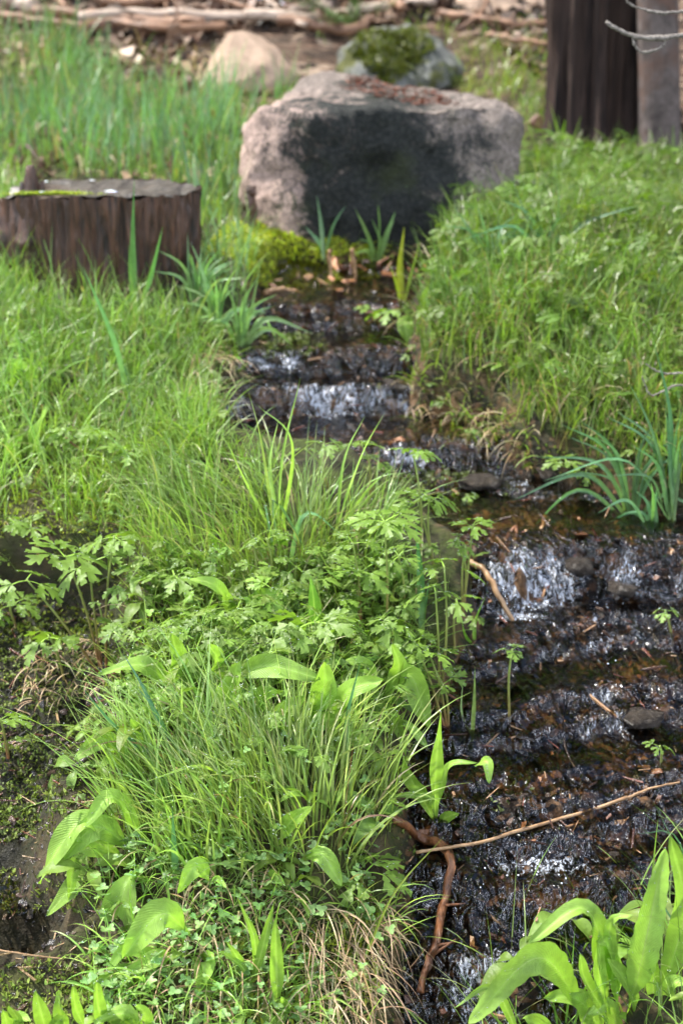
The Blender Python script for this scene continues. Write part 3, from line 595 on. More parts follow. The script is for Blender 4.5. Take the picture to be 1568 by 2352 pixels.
# middle
broad_plant((480,1600), [([(400,1620),(412,1530),(395,1455)], 52), ([(420,1600),(330,1530),(226,1548)], 44), ([(400,1620),(330,1590),(280,1640)], 44), ([(470,1600),(500,1520),(478,1480)], 44),
  ([(450,1640),(430,1590),(440,1520)], 46), ([(400,1660),(345,1640),(300,1700)], 40)], 'broad-leaved plant at the left of the lobed thicket, leaves upright and arching left')
broad_plant((560,1660), [([(500,1680),(530,1600),(548,1520)], 70), ([(520,1570),(610,1530),(735,1560)], 54, dict(drops=24)), ([(560,1660),(600,1600),(640,1590)], 50), ([(600,1700),(650,1640),(700,1600)], 50)], 'broad-leaved plant with one very wide leaf lying toward the stream, middle of the thicket')
broad_plant((720,1700), [([(660,1720),(720,1660),(786,1650)], 54, dict(drops=24)), ([(700,1640),(740,1600),(745,1520)], 60), ([(760,1660),(800,1590),(880,1560)], 50), ([(700,1700),(650,1650),(640,1700)], 40), ([(760,1700),(820,1700),(850,1720)], 46)], 'broad-leaved plant with overlapping shiny leaves above the lower tussock')
broad_plant((870,1640), [([(890,1600),(940,1550),(984,1672)], 56, dict(drops=20)), ([(800,1640),(860,1660),(925,1756)], 52), ([(860,1600),(900,1640),(930,1750)], 34), ([(900,1650),(940,1670),(982,1718)], 26), ([(870,1600),(830,1530),(790,1520)], 46), ([(880,1600),(915,1540),(900,1480)], 40)], 'broad-leaved plant leaning out over the stream, tips hanging above the water')
broad_plant((290,1760), [([(300,1745),(240,1700),(170,1745)], 42), ([(310,1760),(330,1700),(300,1650)], 34), ([(300,1770),(255,1745),(230,1760)], 26)], 'broad leaves reaching left from the tussock over the mossy mud')
broad_plant((725,1500), [([(722,1460),(722,1400),(712,1322)], 30, dict(color=LGd)), ([(740,1500),(760,1450),(770,1400)], 30)], 'dark upright lance-shaped leaf in the middle of the thicket', env=env_lance)
broad_plant((540,1440), [([(540,1440),(500,1350),(425,1330)], 32), ([(560,1440),(600,1370),(660,1370)], 34), ([(540,1430),(530,1400),(520,1360)], 30)], 'arching broad-leaved sprig at the foot of the upper tussock')
broad_plant((1002,1905), [([(1000,1880),(1000,1760),(1012,1636)], 34, dict(env=env_lance)), ([(998,1840),(950,1800),(926,1738)], 36), ([(1004,1850),(1030,1760),(1097,1752)], 24, dict(env=env_lance)), ([(1000,1890),(960,1830),(890,1830)], 22, dict(env=env_lance)),
   ([(1004,1890),(1030,1875),(1053,1868)], 26), ([(1090,1760),(1118,1750),(1123,1800)], 24), ([(996,1870),(985,1830),(955,1830)], 20)], 'solitary sprout standing in the stream above the curved root')
# bottom right corner
broad_plant((1440,2330), [([(1440,2330),(1478,2180),(1528,1950)], 96, dict(dy=(0,-.03,-.0), env=env_spat, teeth=14, depth=.12, drops=40, label='largest upright toothed leaf')),
  ([(1500,2330),(1570,2100),(1540,1922)], 80, dict(drops=20)), ([(1400,2330),(1350,2090),(1215,2165)], 76, dict(drops=16)), ([(1420,2330),(1400,2130),(1455,2102)], 46), ([(1390,2340),(1375,2230),(1378,2125)], 40),
  ([(1420,2340),(1400,2180),(1370,2160)], 70), ([(1500,2340),(1500,2240),(1500,2180)], 44), ([(1500,2360),(1540,2260),(1600,2270)], 56), ([(1470,2350),(1440,2260),(1390,2200)], 60), ([(1400,2350),(1345,2250),(1330,2190)], 50)], 'tall bright broad-leaved plant in the bottom corner by the stream', drops=14, ws=.8)
broad_plant((1300,2420), [([(1360,2360),(1240,2200),(1075,2350)], 100, dict(dy=(0,-.05,-.08), teeth=12, depth=.14, drops=40, label='widest toothed leaf')), ([(1200,2400),(1130,2270),(1042,2316)], 30, dict(env=env_lance)),
  ([(1400,2400),(1330,2300),(1250,2290)], 80), ([(1260,2420),(1240,2360),(1200,2340)], 70), ([(1420,2400),(1400,2310),(1350,2330)], 60), ([(1500,2420),(1500,2330),(1540,2300)], 60), ([(1450,2420),(1440,2350),(1420,2330)], 60)], 'low spreading broad-leaved plant at the bottom edge, its widest leaf toothed', ws=.82)
broad_plant((40,900), [([(30,920),(40,860),(20,825)], 60), ([(40,930),(80,880),(90,850)], 40)], 'rounded pale leaves at the left edge of the lawn')
broad_plant((60,1060), [([(60,1070),(90,990),(110,930)], 40), ([(40,1090),(30,1040),(50,1000)], 34)], 'upright oval leaves in the lawn at the left edge')
broad_plant((960,740), [([(960,760),(985,680),(1030,640)], 30), ([(970,760),(1010,690),(1050,680)], 28), ([(950,760),(930,740),(940,790)], 34)], 'blurred strap-leaved plant on the far bank by the riffle')

# lobed plants -------------------------------------------------------------
def leaflet(L, Wd, seed): return sheet(L, Wd, 22, 3, .62, .95, env_lobe, 5, .22, .04, seed)
def compound(size, seed, npair=1, droop=.5):
    """compound leaf template in local coords: rachis along +x, lobed leaflets; returns V,F,C"""
    r = np.random.default_rng(seed); Vs = []; Fs = []; Cs = []; n0 = 0
    spec = [(1.0*.55, 0, 1.0)]+[(.55-.24*k, s*(1.0+r.normal(0, .12)), .85-.12*k) for k in range(npair) for s in (-1, 1)]
    if npair == 1: spec += [(.5, s*.45, .7) for s in ()]
    for x, a, sc in spec:
        V, F = leaflet(size*.62*sc, size*.46*sc, r.uniform(0, 6)); C = leaf_color(V, np.ones(3), 5, 1.25)
        c, s = math.cos(a), math.sin(a); V = np.stack([V[:, 0]*c-V[:, 1]*s+x*size*.75, V[:, 0]*s+V[:, 1]*c, V[:, 2]], -1)
        Vs.append(V); Cs.append(C); Fs.append(F+n0); n0 += len(V)
    # rachis ribbon
    t = np.linspace(0, 1, 6); wv = size*.018
    V = np.stack([np.stack([t*size*.45, -wv+0*t, -.002+0*t], -1), np.stack([t*size*.45, wv+0*t, -.002+0*t], -1)], 1).reshape(-1, 3)
    Vs.append(V); Fs.append(grid_faces(6, 2)+n0); Cs.append(np.full((len(V), 3), 1.1)); V = np.concatenate(Vs)
    rr = np.hypot(V[:, 0], V[:, 1]); V[:, 2] += -droop*rr**2/size+.25*rr
    return V, np.concatenate(Fs), np.concatenate(Cs)
def rotmat(az, pitch, roll):
    ca, sa, cp, sp, cr, sr = math.cos(az), math.sin(az), math.cos(pitch), math.sin(pitch), math.cos(roll), math.sin(roll)
    Rz = np.array([[ca, -sa, 0], [sa, ca, 0], [0, 0, 1]]); Ry = np.array([[cp, 0, -sp], [0, 1, 0], [sp, 0, cp]]); Rx = np.array([[1, 0, 0], [0, cr, -sr], [0, sr, cr]]); return Rz@Ry@Rx
RED = np.array([.20, .035, .03]); STEM = np.array([.20, .27, .06])
def lobed_plant(base, tops, label, red=.35, cat='plant', name='lobed_leaf_plant', color=None, group='lobed-leaved plants', dy=0.0, stemr=.0022, drops=10, rise=0):
    """base pixel; tops: list of (u, v, size_px, n leaves[, dy])"""
    r = at(*base); yr = r[1]; t = thing(name, r, label, cat, group); col0 = LG if color is None else color
    for tp in tops:
        u, v, sz, nl = tp[:4]; d = tp[4] if len(tp) > 4 else dy; T = pt(u, v, yr+d); size = 1.5*sz*mpp(yr)
        m = (r+T)/2+np.array([rng.normal(0, .006), 0, .01]); P = spline([r-np.array([0, 0, .01]), m, T], 14)
        tt = np.linspace(0, 1, 14)[:, None]; C = STEM*(1-(1-tt)**2*(red*2 if red < .5 else 1))+RED*np.clip((1-tt)**2*(red*2 if red < .5 else 1), 0, 1)
        b = B(); add_tube(b, P, np.linspace(stemr*1.25, stemr*.7, 14), np.clip(C, .02, .6), 6); b.build('stem', M_stem, t)
        a0 = rng.uniform(0, 6.28)
        for k in range(nl):
            V, F, C = compound(size*rng.uniform(.8, 1.1), int(rng.integers(1e6)), 1 if rng.random() < .6 else 2, rng.uniform(.35, .8))
            if nl == 1: R = rotmat(rng.choice([-1.3, -1.9, -1.6]), .15, rng.normal(0, .2))
            else: R = rotmat(a0+k*6.283/nl+rng.normal(0, .25), rng.uniform(-.15, .35), rng.normal(0, .25))
            V = V@R.T+T-np.array([0, 0, size*.02]); dropson(V, drops)
            obj('leaf', V, F, M_leaf, t, C=C*col0*rng.uniform(.88, 1.12))
    return t
LP = [
 ((885,1500), [(882,1195,70,5)], 'tall lobed plant with a drop-covered rosette on a thick straight stem'),
 ((960,1330), [(948,1035,46,4)], 'tallest thin sprout standing against the upper pool with a small crown'),
 ((1005,1330), [(985,1140,62,4), (958,1150,44,2)], 'drooping umbrella-shaped lobed plant beside the tall thin sprout'),
 ((1062,1400), [(1085,1205,48,4), (1068,1250,36,3), (1050,1235,26,2)], 'feathery lobed sprout above the brown stick'),
 ((1010,1600), [(1020,1300,72,3), (1000,1360,50,3)], 'lobed plant with bright jagged leaves over the dark water below the feathery sprout'),
 ((830,1450), [(810,1245,56,3), (830,1310,60,4)], 'two-tiered lobed plant just left of the drop-covered rosette'),
 ((742,1600), [(722,1425,76,5)], 'wide flat five-leaved rosette in the middle of the thicket'),
 ((650,1560), [(625,1470,70,3), (590,1500,50,2)], 'lobed leaves sprawling left under the wide flat rosette'),
 ((1170,1650), [(1176,1490,38,3)], 'lone small sprout standing in the riffle on two thin stems'),
 ((1030,1690), [(985,1500,62,4), (950,1470,48,3), (1000,1540,40,2)], 'lobed plant with red stem bases leaning out over the stream edge'),
 ((860,2060), [(838,2000,80,4)], 'low drop-covered lobed rosette at the foreground bank edge'),
 ((618,1380), [(612,1235,42,2)], 'yellowish half-folded young lobed leaf on the tussock'),
 ((236,1545), [(150,1275,92,4), (60,1330,70,3), (205,1290,60,3)], 'large lobed plant over the mud with crimson stem bases'),
 ((244,1548), [(225,1380,26,1), (262,1230,60,3)], 'slim red-stalked lobed stems rising beside the large lobed plant'),
 ((150,1560), [(112,1460,66,3)], 'small lobed plant with spread leaves above the wet mud'),
 ((440,1420), [(400,1320,66,4)], 'lobed rosette at the left foot of the upper tussock'),
 ((1548,1480), [(1527,1400,30,3)], 'lone sprout with two leaf pairs in the water at the right edge'),
 ((1512,1790), [(1515,1712,28,3)], 'tiny sprout in the water at the right edge below the larger lone sprout'),
 ((20,1740), [(0,1650,70,3), (12,1700,44,2)], 'lobed plant with a red stem cut by the left edge above the moss'),
 ((300,1130), [(290,1030,46,4), (230,990,40,3)], 'bright leafy sprig in the middle of the lawn'),
 ((190,1060), [(175,985,44,4)], 'dew-whitened lobed sprig left in the lawn'),
 ((90,1290), [(70,1210,50,4), (20,1190,44,3)], 'lobed sprig at the lower left of the lawn'),
 ((760,1130), [(742,1020,40,3), (700,1030,30,2)], 'small leafy sprig behind the grass tips at the pool'),
 ((850,1140), [(830,1020,44,3), (870,1060,34,2)], 'drooping small-leaved sprig in front of the pool step'),
 ((500,1960), [(490,1930,40,4)], 'little lobed rosette half hidden in the lower tussock'),
 ((1070,1170), [(1068,1135,26,3)], 'yellow-green floating seedling on the dark step'),
 ((935,880), [(915,870,44,3), (950,860,34,2)], 'blurred lobed sprig hanging over the upper falls'),
 ((930,760), [(900,710,50,3), (870,715,36,2)], 'blurred lobed sprig beside the yellow blade at the riffle'),
 ((1100,1560), [(1040,1590,30,2)], 'small lobed tuft at the stream edge under the red stems'),
 ((600,1690), [(620,1650,56,4)], 'lobed rosette between the broad leaves and the lower tussock'),
 ((900,1400), [(930,1330,40,2), (870,1350,36,2)], 'small lobed stems in the gap behind the jagged-leaved plant'),
 ((1220,800), [(1190,830,70,4)], 'lobed plant with a pale drooping crown in the middle of the far bank'),
 ((1100,520), [(1065,490,50,3)], 'pale lobed sprig in front of the boulder right corner'),
 ((1380,1110), [(1300,1060,40,3), (1345,1080,34,3)], 'lobed sprigs at the waterline of the far bank'),
 ((1300,760), [(1290,700,60,4)], 'lobed rosette beside the dry straw on the far bank'),
 ((380,1700), [(330,1620,44,2), (460,1640,50,3)], 'lobed leaves between the red stems and the broad leaves'),
]
LP += [
 ((930,1450), [(915,1275,52,4)], 'slender lobed plant right of the drop-covered rosette, its crown slightly lower'),
 ((1045,1490), [(1048,1375,46,3)], 'short lobed plant leaning over the water below the jagged bright leaves'),
 ((900,1570), [(905,1430,58,4)], 'leafy lobed crown between the flat rosette and the red stem bases'),
 ((1000,1650), [(1015,1570,46,3)], 'small lobed crown low over the water beside the two slim shoots'),
 ((690,1400), [(680,1300,54,4)], 'pale lobed crown at the right foot of the upper tussock'),
 ((560,1510), [(545,1395,56,4)], 'lobed crown between the upper tussock and the broad leaves, left of the flat rosette'),
 ((40,1440), [(30,1385,60,4)], 'lobed crown cut by the left edge under the large lobed plant'),
]
for bs, tops, lab in LP: lobed_plant(bs, tops, lab, red=.7 if 'red' in lab or 'crimson' in lab else .3)
# carpets of small lobed herbs (uncountable)
def carpet(name, poly, dens, sz, hgt, label, color=LG, var=6, wetok=-.02, clump=.3, stem=True, mat=None, maker=None, cat='ground cover', drops=0):
    P = scatter(poly, dens, clump, wetok); b = B(); tmpl = [(maker or (lambda s: compound(1., s, 1 if s % 2 else 2, .6)))(k+11) for k in range(var)]
    grp = rng.integers(0, var, len(P))
    for k in range(var):
        Q = P[grp == k]
        if not len(Q): continue
        n = len(Q); V0, F0, C0 = tmpl[k]; s = rng.uniform(*sz, n); az = rng.uniform(0, 6.283, n); pi_ = rng.uniform(-.2, .5, n); ro = rng.normal(0, .3, n)
        R = np.stack([rotmat(a, p, r) for a, p, r in zip(az, pi_, ro)]); h = rng.uniform(*hgt, n)
        T = Q+np.stack([rng.normal(0, .01, n), rng.normal(0, .01, n), h], -1)
        V = np.einsum('nij,mj->nmi', R, V0)*s[:, None, None]+T[:, None]; m = len(V0)
        F = (F0[None]+(np.arange(n)*m)[:, None, None]).reshape(-1, F0.shape[1]); C = C0[None]*(gcol(n, color, color*.75, .15))[:, None]
        b.add(V.reshape(-1, 3), F, np.clip(C.reshape(-1, 3), 0, .6))
        if drops: DROPS.append(V.reshape(-1, 3)[rng.integers(0, n*m, drops//var)]+np.array([0, 0, .001]))
        if stem:
            V, F, C = blades(Q-np.array([0, 0, .005]), h+.006, np.full(n, .0028), az*0, np.full(n, .05), np.full(n, .05), 2, col=gcol(n, STEM, STEM), three=False); b.add(V, F, C)
    print(name, len(P)); return tag(b.build(name, mat or M_leaf, own=False), label, cat, kind='stuff')
carpet('herb_carpet', RB, 750, (.03, .06), (.04, .13), 'carpet of small lobed herbs over the far stream bank', LG*.68, drops=300)
carpet('herb_carpet', LAWN, 900, (.02, .04), (.02, .06), 'small leafy herbs scattered through the lawn', LG, drops=400)
carpet('herb_carpet', MID, 1900, (.025, .05), (.03, .10), 'small lobed herbs filling the middle thicket', LG, drops=600)
MUDTOP = [(-120,1290),(340,1290),(350,1440),(300,1500),(60,1480),(-120,1500)]
carpet('herb_carpet', MUDTOP, 650, (.025, .055), (.02, .08), 'lobed herbs hanging over the wet mud below the lawn', LG, drops=200, wetok=None)
def clover_t(seed):
    r = np.random.default_rng(seed); Vs = []; Fs = []; n0 = 0
    for k in range(3):
        V, F = sheet(.5, .42, 7, 0, 0, 0, lambda t: np.sin(np.pi*np.clip(t*.93+.05, 0, 1))**.55, 3, .25); a = k*2.094+r.normal(0, .15)
        c, s = math.cos(a), math.sin(a); V = np.stack([V[:, 0]*c-V[:, 1]*s, V[:, 0]*s+V[:, 1]*c, V[:, 2]+.2*V[:, 0]], -1); Vs.append(V); Fs.append(F+n0); n0 += len(V)
    V = np.concatenate(Vs); return V, np.concatenate(Fs), np.ones((len(V), 3))
CLV = np.array([.25, .42, .13])
carpet('clover', LOW, 6500, (.011, .021), (.01, .05), 'small round-leaved clover over the foreground bank', CLV, maker=clover_t, clump=.3, drops=700)
carpet('clover', TB, 900, (.011, .019), (.02, .07), 'clover showing between the lower tussock blades', CLV, maker=clover_t, clump=.3, drops=200)
carpet('clover', [(-100,1080),(350,1080),(330,1400),(-100,1400)], 1300, (.009, .016), (.005, .03), 'small round leaves at the lawn foot', LG*.95, maker=clover_t, clump=.4, drops=300)

# ------------------------------------------------------------------ moss
def moss(poly, dens, c1, c2, label, hr=(.004, .010), wetok=None, clump=.2, cscale=9, lift=0.0, zf=None, wr=(.004, .007)):
    P = scatter(poly, dens, clump, wetok, cscale)
    if zf is not None: P[:, 2] = zf(P[:, 0], P[:, 1])
    n = len(P); P[:, 2] += lift-.002; b = B()
    for k in range(3):
        a = rng.uniform(0, 6.283, n)
        V, F, C = blades(P+rng.normal(0, .002, (n, 3))*[1, 1, .3], rng.uniform(*hr, n), rng.uniform(*wr, n), a, rng.uniform(.1, .9, n), rng.uniform(.3, 1.2, n), 2, col=gcol(n, c1, c2, .2), three=False, taper=.5); b.add(V, F, C)
    print('moss', n); return tag(b.build('moss', M_moss, own=False), label, 'moss', kind='stuff')
MY = np.array([.50, .58, .045]); MG = np.array([.13, .17, .03]); MD = np.array([.05, .07, .018])
moss([(470,570),(520,520),(600,495),(700,490),(740,520),(860,570),(900,600),(860,640),(700,660),(600,660),(560,610)], 42000, MY, MY*.7, 'bright yellow-green moss hump in front of the boulder', clump=0, hr=(.006, .016), wr=(.005, .009))
moss([(560,560),(900,560),(900,640),(600,650)], 24000, MY*.7, MG*1.5, 'moss spreading over the debris dam', wetok=.2, clump=.2, hr=(.006,.014), lift=.006)
moss([(880,520),(960,485),(1060,490),(1090,540),(1000,560),(900,560)], 30000, MG*1.3, MG*.7, 'olive moss pad at the boulder foot', clump=0, hr=(.008, .018))
moss([(80,1050),(340,1040),(360,1180),(300,1290),(0,1290),(0,1130)], 16000, MY*.75, MG*1.6, 'yellow moss in the lawn foot above the mud', clump=.3)
moss([(-80,1290),(340,1290),(360,1460),(-80,1480)], 16000, MY*.6, MG, 'green moss between the herbs above the mud', clump=.3)
moss([(-60,1440),(330,1400),(340,1560),(260,1700),(230,1900),(-60,1940)], 34000, MG*1.9, MD*.8, 'dark speckled moss on the wet mud', clump=.5, cscale=14)
moss([(0,1850),(140,1840),(120,1930),(0,1935)], 26000, MG*1.8, MD, 'dark moss shelf above the upper left pool', clump=.3, hr=(.005, .012))
moss([(0,1995),(190,1985),(230,2090),(0,2105)], 34000, MG*2.2, MG*.7, 'pale moss island between the two left pools', clump=.3, hr=(.005, .012))
moss([(0,2210),(220,2190),(260,2400),(0,2400)], 26000, MG*2.2, MG*.8, 'pale moss below the lower left pool', clump=.4, hr=(.005, .012))
carpet('clover', MID, 2500, (.012, .022), (.01, .06), 'small round leaves under the lobed thicket', LG*.8, maker=clover_t, clump=.1)
def rosette_t(seed):
    r = np.random.default_rng(seed); Vs = []; Fs = []; Cs = []; n0 = 0
    for k in range(4):
        V, F = sheet(1, .36, 14, 0, 0, 0, env_spat, 5, .3, .06, r.uniform(0, 6)); V[:, 2] += .75*V[:, 0]-.75*V[:, 0]**2*r.uniform(.9, 1.5); a = k*1.57+r.normal(0, .4); c, q = np.cos(a), np.sin(a); sc = r.uniform(.6, 1.1)
        Cs.append(leaf_color(V, np.ones(3)*r.uniform(.8, 1.1), 5, 1.25)); V = np.stack([V[:, 0]*c-V[:, 1]*q, V[:, 0]*q+V[:, 1]*c, V[:, 2]], -1)*sc; Vs.append(V); Fs.append(F+n0); n0 += len(V)
    return np.concatenate(Vs), np.concatenate(Fs), np.concatenate(Cs)
carpet('leafy_undergrowth', MID, 170, (.05, .085), (.01, .05), 'broad pale leaves mixed through the lobed thicket', LG, maker=rosette_t, clump=.0, stem=False, drops=300)
carpet('herb_carpet', TB, 550, (.02, .045), (.05, .12), 'lobed herbs growing up through the lower tussock', LG, clump=.2, drops=150)
carpet('leafy_undergrowth', TB, 110, (.05, .085), (.03, .09), 'broad leaves poking through the lower tussock', LG, maker=rosette_t, clump=.0, drops=150)
carpet('leafy_undergrowth', LOW, 130, (.035, .06), (.005, .03), 'small broad leaves scattered over the foreground bank', LG, maker=rosette_t, clump=.0, stem=False, drops=100)
carpet('leafy_undergrowth', [(60,1680),(300,1650),(310,2000),(240,2150),(160,2000),(180,1850)], 150, (.04, .07), (.0, .03), 'broad leaves along the muddy left side of the lower tussock', LG, maker=rosette_t, clump=.0, stem=False)
carpet('leafy_undergrowth', [(1250,2150),(1420,2100),(1700,2080),(1700,2500),(1100,2500),(1150,2300)], 220, (.05, .09), (.0, .04), 'broad leaves under the tall plant in the bottom corner', LG, maker=rosette_t, clump=.0, stem=False, wetok=.2)
carpet('leafy_undergrowth', LAWN, 60, (.035, .06), (.01, .04), 'broad leaves scattered in the lawn', LG*.9, maker=rosette_t, clump=.0, stem=False)
carpet('herb_carpet', [(900,1280),(1070,1250),(1095,1480),(1040,1640),(960,1740),(900,1700),(980,1500)], 450, (.02, .04), (.01, .06), 'small lobed herbs at the foot of the thicket by the stream', LG*.8, wetok=.04, clump=.2)
carpet('herb_carpet', EDGE, 900, (.02, .04), (.01, .06), 'small lobed herbs on the edge of the far bank', LG*.7, wetok=.14, clump=.2)
moss(EDGE, 14000, MG*1.8, MG, 'moss covering the edge of the far bank', clump=.2, wetok=.15)
moss(LAWN, 4000, MY*.6, MG*1.4, 'moss showing through the lawn', clump=.4)
moss([(520,2130),(880,2090),(860,2400),(480,2400)], 34000, MY*.85, MG*1.8, 'golden moss on the foreground bank', clump=.3, hr=(.006, .016), cscale=12)
moss([(600,790),(740,785),(750,830),(600,850)], 22000, MG*1.2, MD, 'olive moss on the debris step in the upper stream', wetok=.3, clump=.2, hr=(.006, .014), lift=.022)
moss([(840,1090),(1160,1080),(1200,1160),(900,1160)], 16000, MG*.9, MD*.8, 'dark moss on the middle stream step', wetok=.4, clump=.5, lift=.015)
moss([(930,1800),(1240,1780),(1220,1930),(950,1900)], 9000, MG*.9, MD*.7, 'dark moss under the solitary sprout in the stream', wetok=.4, clump=.7, lift=.008)
moss([(1180,1040),(1330,1050),(1560,1160),(1520,1240),(1300,1120)], 14000, MG*1.3, MD, 'moss along the far waterline', wetok=.08, clump=.4)
moss([(580,640),(720,620),(900,610),(900,640),(640,680)], 14000, MG*1.4, MD, 'moss trim over the debris dam', wetok=.1, clump=.5, lift=.01)
moss([(860,1750),(960,1640),(1060,1480),(1100,1520),(1060,1640),(980,1740),(930,1860),(960,2000),(960,2200),(900,2380),(850,2300),(900,2000)], 16000, MG*1.4, MD*.8, 'moss and algae along the near stream bank', wetok=.03, clump=.35)
moss([(180,1700),(300,1640),(330,1800),(280,2000),(300,2120),(200,2130),(120,1900)], 15000, MG*1.8, MD, 'moss on the muddy side of the lower tussock', clump=.35)
moss(RB, 5000, MG*1.8, MG, 'moss under the herbs of the far bank', clump=.3)
carpet('herb_carpet', [(170,1650),(330,1620),(340,1900),(330,2100),(230,2200),(170,2000)], 900, (.015, .03), (.01, .04), 'sparse small herbs on the muddy side of the lower tussock', LG*.9, clump=.2)
# ------------------------------------------------------------------ debris in the stream and on the mud
def chips(name, poly, dens, sr, cols, label, wetok, zf, thin=.25, mat=None, long=3.0, cat='debris', inside=True, tilt=.5, flat=.22):
    poly = np.array(poly, float); P = scatter(poly, dens, 0, None)
    if inside:
        P = P[in_stream(P[:, 0], P[:, 1]) > 0.0]; yy = warp(P[:, 0], P[:, 1]); sl = sstep(.06, .4, np.abs(zW(yy+.03)-zW(yy-.03))/.06); P = P[rng.random(len(P)) < flat+(1-flat)*sl]
    P[:, 2] = zf(P[:, 0], P[:, 1]); n = len(P)
    base = np.array([[x, y, z] for x in (-.5, .5) for y in (-.5, .5) for z in (-.5, .5)]); F0 = np.array([[0, 1, 3, 2], [4, 6, 7, 5], [0, 4, 5, 1], [2, 3, 7, 6], [0, 2, 6, 4], [1, 5, 7, 3]])
    s = rng.uniform(*sr, n)*np.exp(rng.normal(0, .35, n)); asp = rng.uniform(1.2, long, n)
    dim = np.stack([s*asp, s, s*thin], -1); V = base[None]*dim[:, None]*(1+rng.uniform(-.35, .35, (n, 8, 1)))
    az = rng.uniform(0, 6.283, n); pi_ = rng.normal(0, tilt, n); ro = rng.normal(0, tilt, n)
    R = np.stack([rotmat(a, p, r) for a, p, r in zip(az, pi_, ro)]); V = np.einsum('nij,nmj->nmi', R, V)+P[:, None]
    F = (F0[None]+(np.arange(n)*8)[:, None, None]).reshape(-1, 4); ci = rng.integers(0, len(cols), n); C = np.repeat((np.array(cols)[ci]*rng.uniform(.6, 1.4, (n, 1)))[:, None], 8, 1).reshape(-1, 3)
    print(name, n); return tag(obj(name, V.reshape(-1, 3), F, mat or M_chip, C=C, own=False, smooth=False), label, cat, kind='stuff')
STREAM = [(560,580),(1050,580),(1000,760),(1000,940),(1350,1080),(1700,1200),(1700,2420),(820,2420),(880,1800),(1060,1500),(1060,1300),(760,1120),(480,1050),(480,850)]
DK = [(.015, .010, .008), (.03, .018, .012), (.02, .018, .015), (.06, .03, .016)]; OR = [(.16, .065, .025), (.25, .11, .045), (.36, .22, .12), (.10, .04, .02), (.05, .025, .015)]
def zsurf(dz, sd): return lambda x, y: np.maximum(zmain(x, y)+dz, H(x, y))+rng.normal(0, sd, len(x))
chips('bark_debris', STREAM, 2600, (.003, .009), DK, 'dark wet bark crumbs packed through the stream bed', None, zsurf(-.010, .003))
chips('bark_debris', STREAM, 700, (.002, .007), OR, 'orange-brown bark and wood scraps in the stream', None, zsurf(-.006, .004))
chips('needles', STREAM, 600, (.0012, .002), [(.12, .035, .02), (.05, .02, .012), (.25, .14, .07)], 'reddish needles and twig bits washed into the stream', None, zsurf(.001, .003), long=22, thin=1, tilt=.3, cat='needles')
chips('bark_debris', [(600,650),(1010,600),(1010,680),(600,700)], 1300, (.007, .016), OR, 'rusty bark flakes collected on the debris dam', None, zsurf(.004, .005), long=3.5)
MUD = [(-100,1380),(350,1400),(330,1600),(240,1750),(200,1900),(230,2100),(230,2250),(-100,2400)]
chips('bark_debris', MUD, 4500, (.002, .006), DK, 'dark crumbs over the wet mud', None, lambda x, y: H(x, y)+rng.normal(.001, .002, len(x)), inside=False)
chips('needles', MUD, 1400, (.0009, .0016), [(.12, .04, .025), (.3, .2, .1), (.06, .025, .02)], 'fallen needles strewn on the wet mud', None, lambda x, y: H(x, y)+.004+rng.normal(0, .002, len(x)), long=30, thin=1, tilt=.25, inside=False, cat='needles')
HILL = [(-200,-60),(1300,-60),(1290,220),(1080,60),(760,60),(640,60),(450,100),(420,210),(200,140),(180,60),(-200,60)]
chips('leaf_litter', HILL+[], 1700, (.010, .028), [(.13, .065, .04), (.20, .12, .075), (.06, .035, .022), (.32, .22, .15), (.03, .02, .013)], 'brown bark and leaf litter on the far slope', None, lambda x, y: H(x, y)+.012, inside=False, mat=M_straw, thin=.2, cat='leaf litter')
chips('leaf_litter', [(-200,60),(560,60),(560,440),(-200,440)], 220, (.01, .025), [(.24, .165, .10), (.18, .11, .07), (.09, .05, .03)], 'dead leaves between the sword leaves', None, lambda x, y: H(x, y)+.03, inside=False, mat=M_straw, thin=.15, cat='leaf litter')
chips('leaf_litter', [(1240,250),(1700,250),(1700,420),(1240,360)], 500, (.01, .03), [(.09, .05, .03), (.15, .08, .05), (.04, .025, .02)], 'dark needle litter under the trees', None, lambda x, y: H(x, y)+.01, inside=False, mat=M_straw, thin=.2, cat='leaf litter')

# ------------------------------------------------------------------ boulders
import bmesh
def boulder(name, pts3, mat, label, sub=5, amp=.02, freq=6, parent=None, smooth_it=2, cat='boulder', group=None, seed=0):
    bm = bmesh.new()
    for p in pts3: bm.verts.new(p)
    r = bmesh.ops.convex_hull(bm, input=bm.verts[:]); 
    for v in [v for v in bm.verts if not v.link_faces]: bm.verts.remove(v)
    bmesh.ops.triangulate(bm, faces=bm.faces[:])
    for k in range(sub):
        el = [e for e in bm.edges if e.calc_length() > (.22 if k < 2 else .12 if k < 3 else .05 if k < 4 else .022)]
        if el: bmesh.ops.subdivide_edges(bm, edges=el, cuts=1)
        bmesh.ops.triangulate(bm, faces=bm.faces[:])
        if k < smooth_it: bmesh.ops.smooth_vert(bm, verts=bm.verts[:], factor=.45, use_axis_x=True, use_axis_y=True, use_axis_z=True)
    V = np.array([v.co[:] for v in bm.verts]); F = np.array([[q.index for q in f.verts] for f in bm.faces]); bm.normal_update()
    Nn = np.array([v.normal[:] for v in bm.verts]); bm.free()
    n = fbm(V[:, 0]*freq+V[:, 1]*freq*.7+seed, V[:, 2]*freq-V[:, 1]*freq*.5, 5, .55); n2 = np.abs(fbm(V[:, 0]*freq*1.7+9, V[:, 2]*freq*1.5+V[:, 1]*freq, 3))
    V = V+Nn*(amp*n-amp*.6*n2)[:, None]
    c = V.mean(0); c[2] = V[:, 2].min()
    o = bpy.data.objects.new(name, mesh(name, V-c, F, mat)); o.location = c; scene.collection.objects.link(o); return tag(o, label, cat, group)
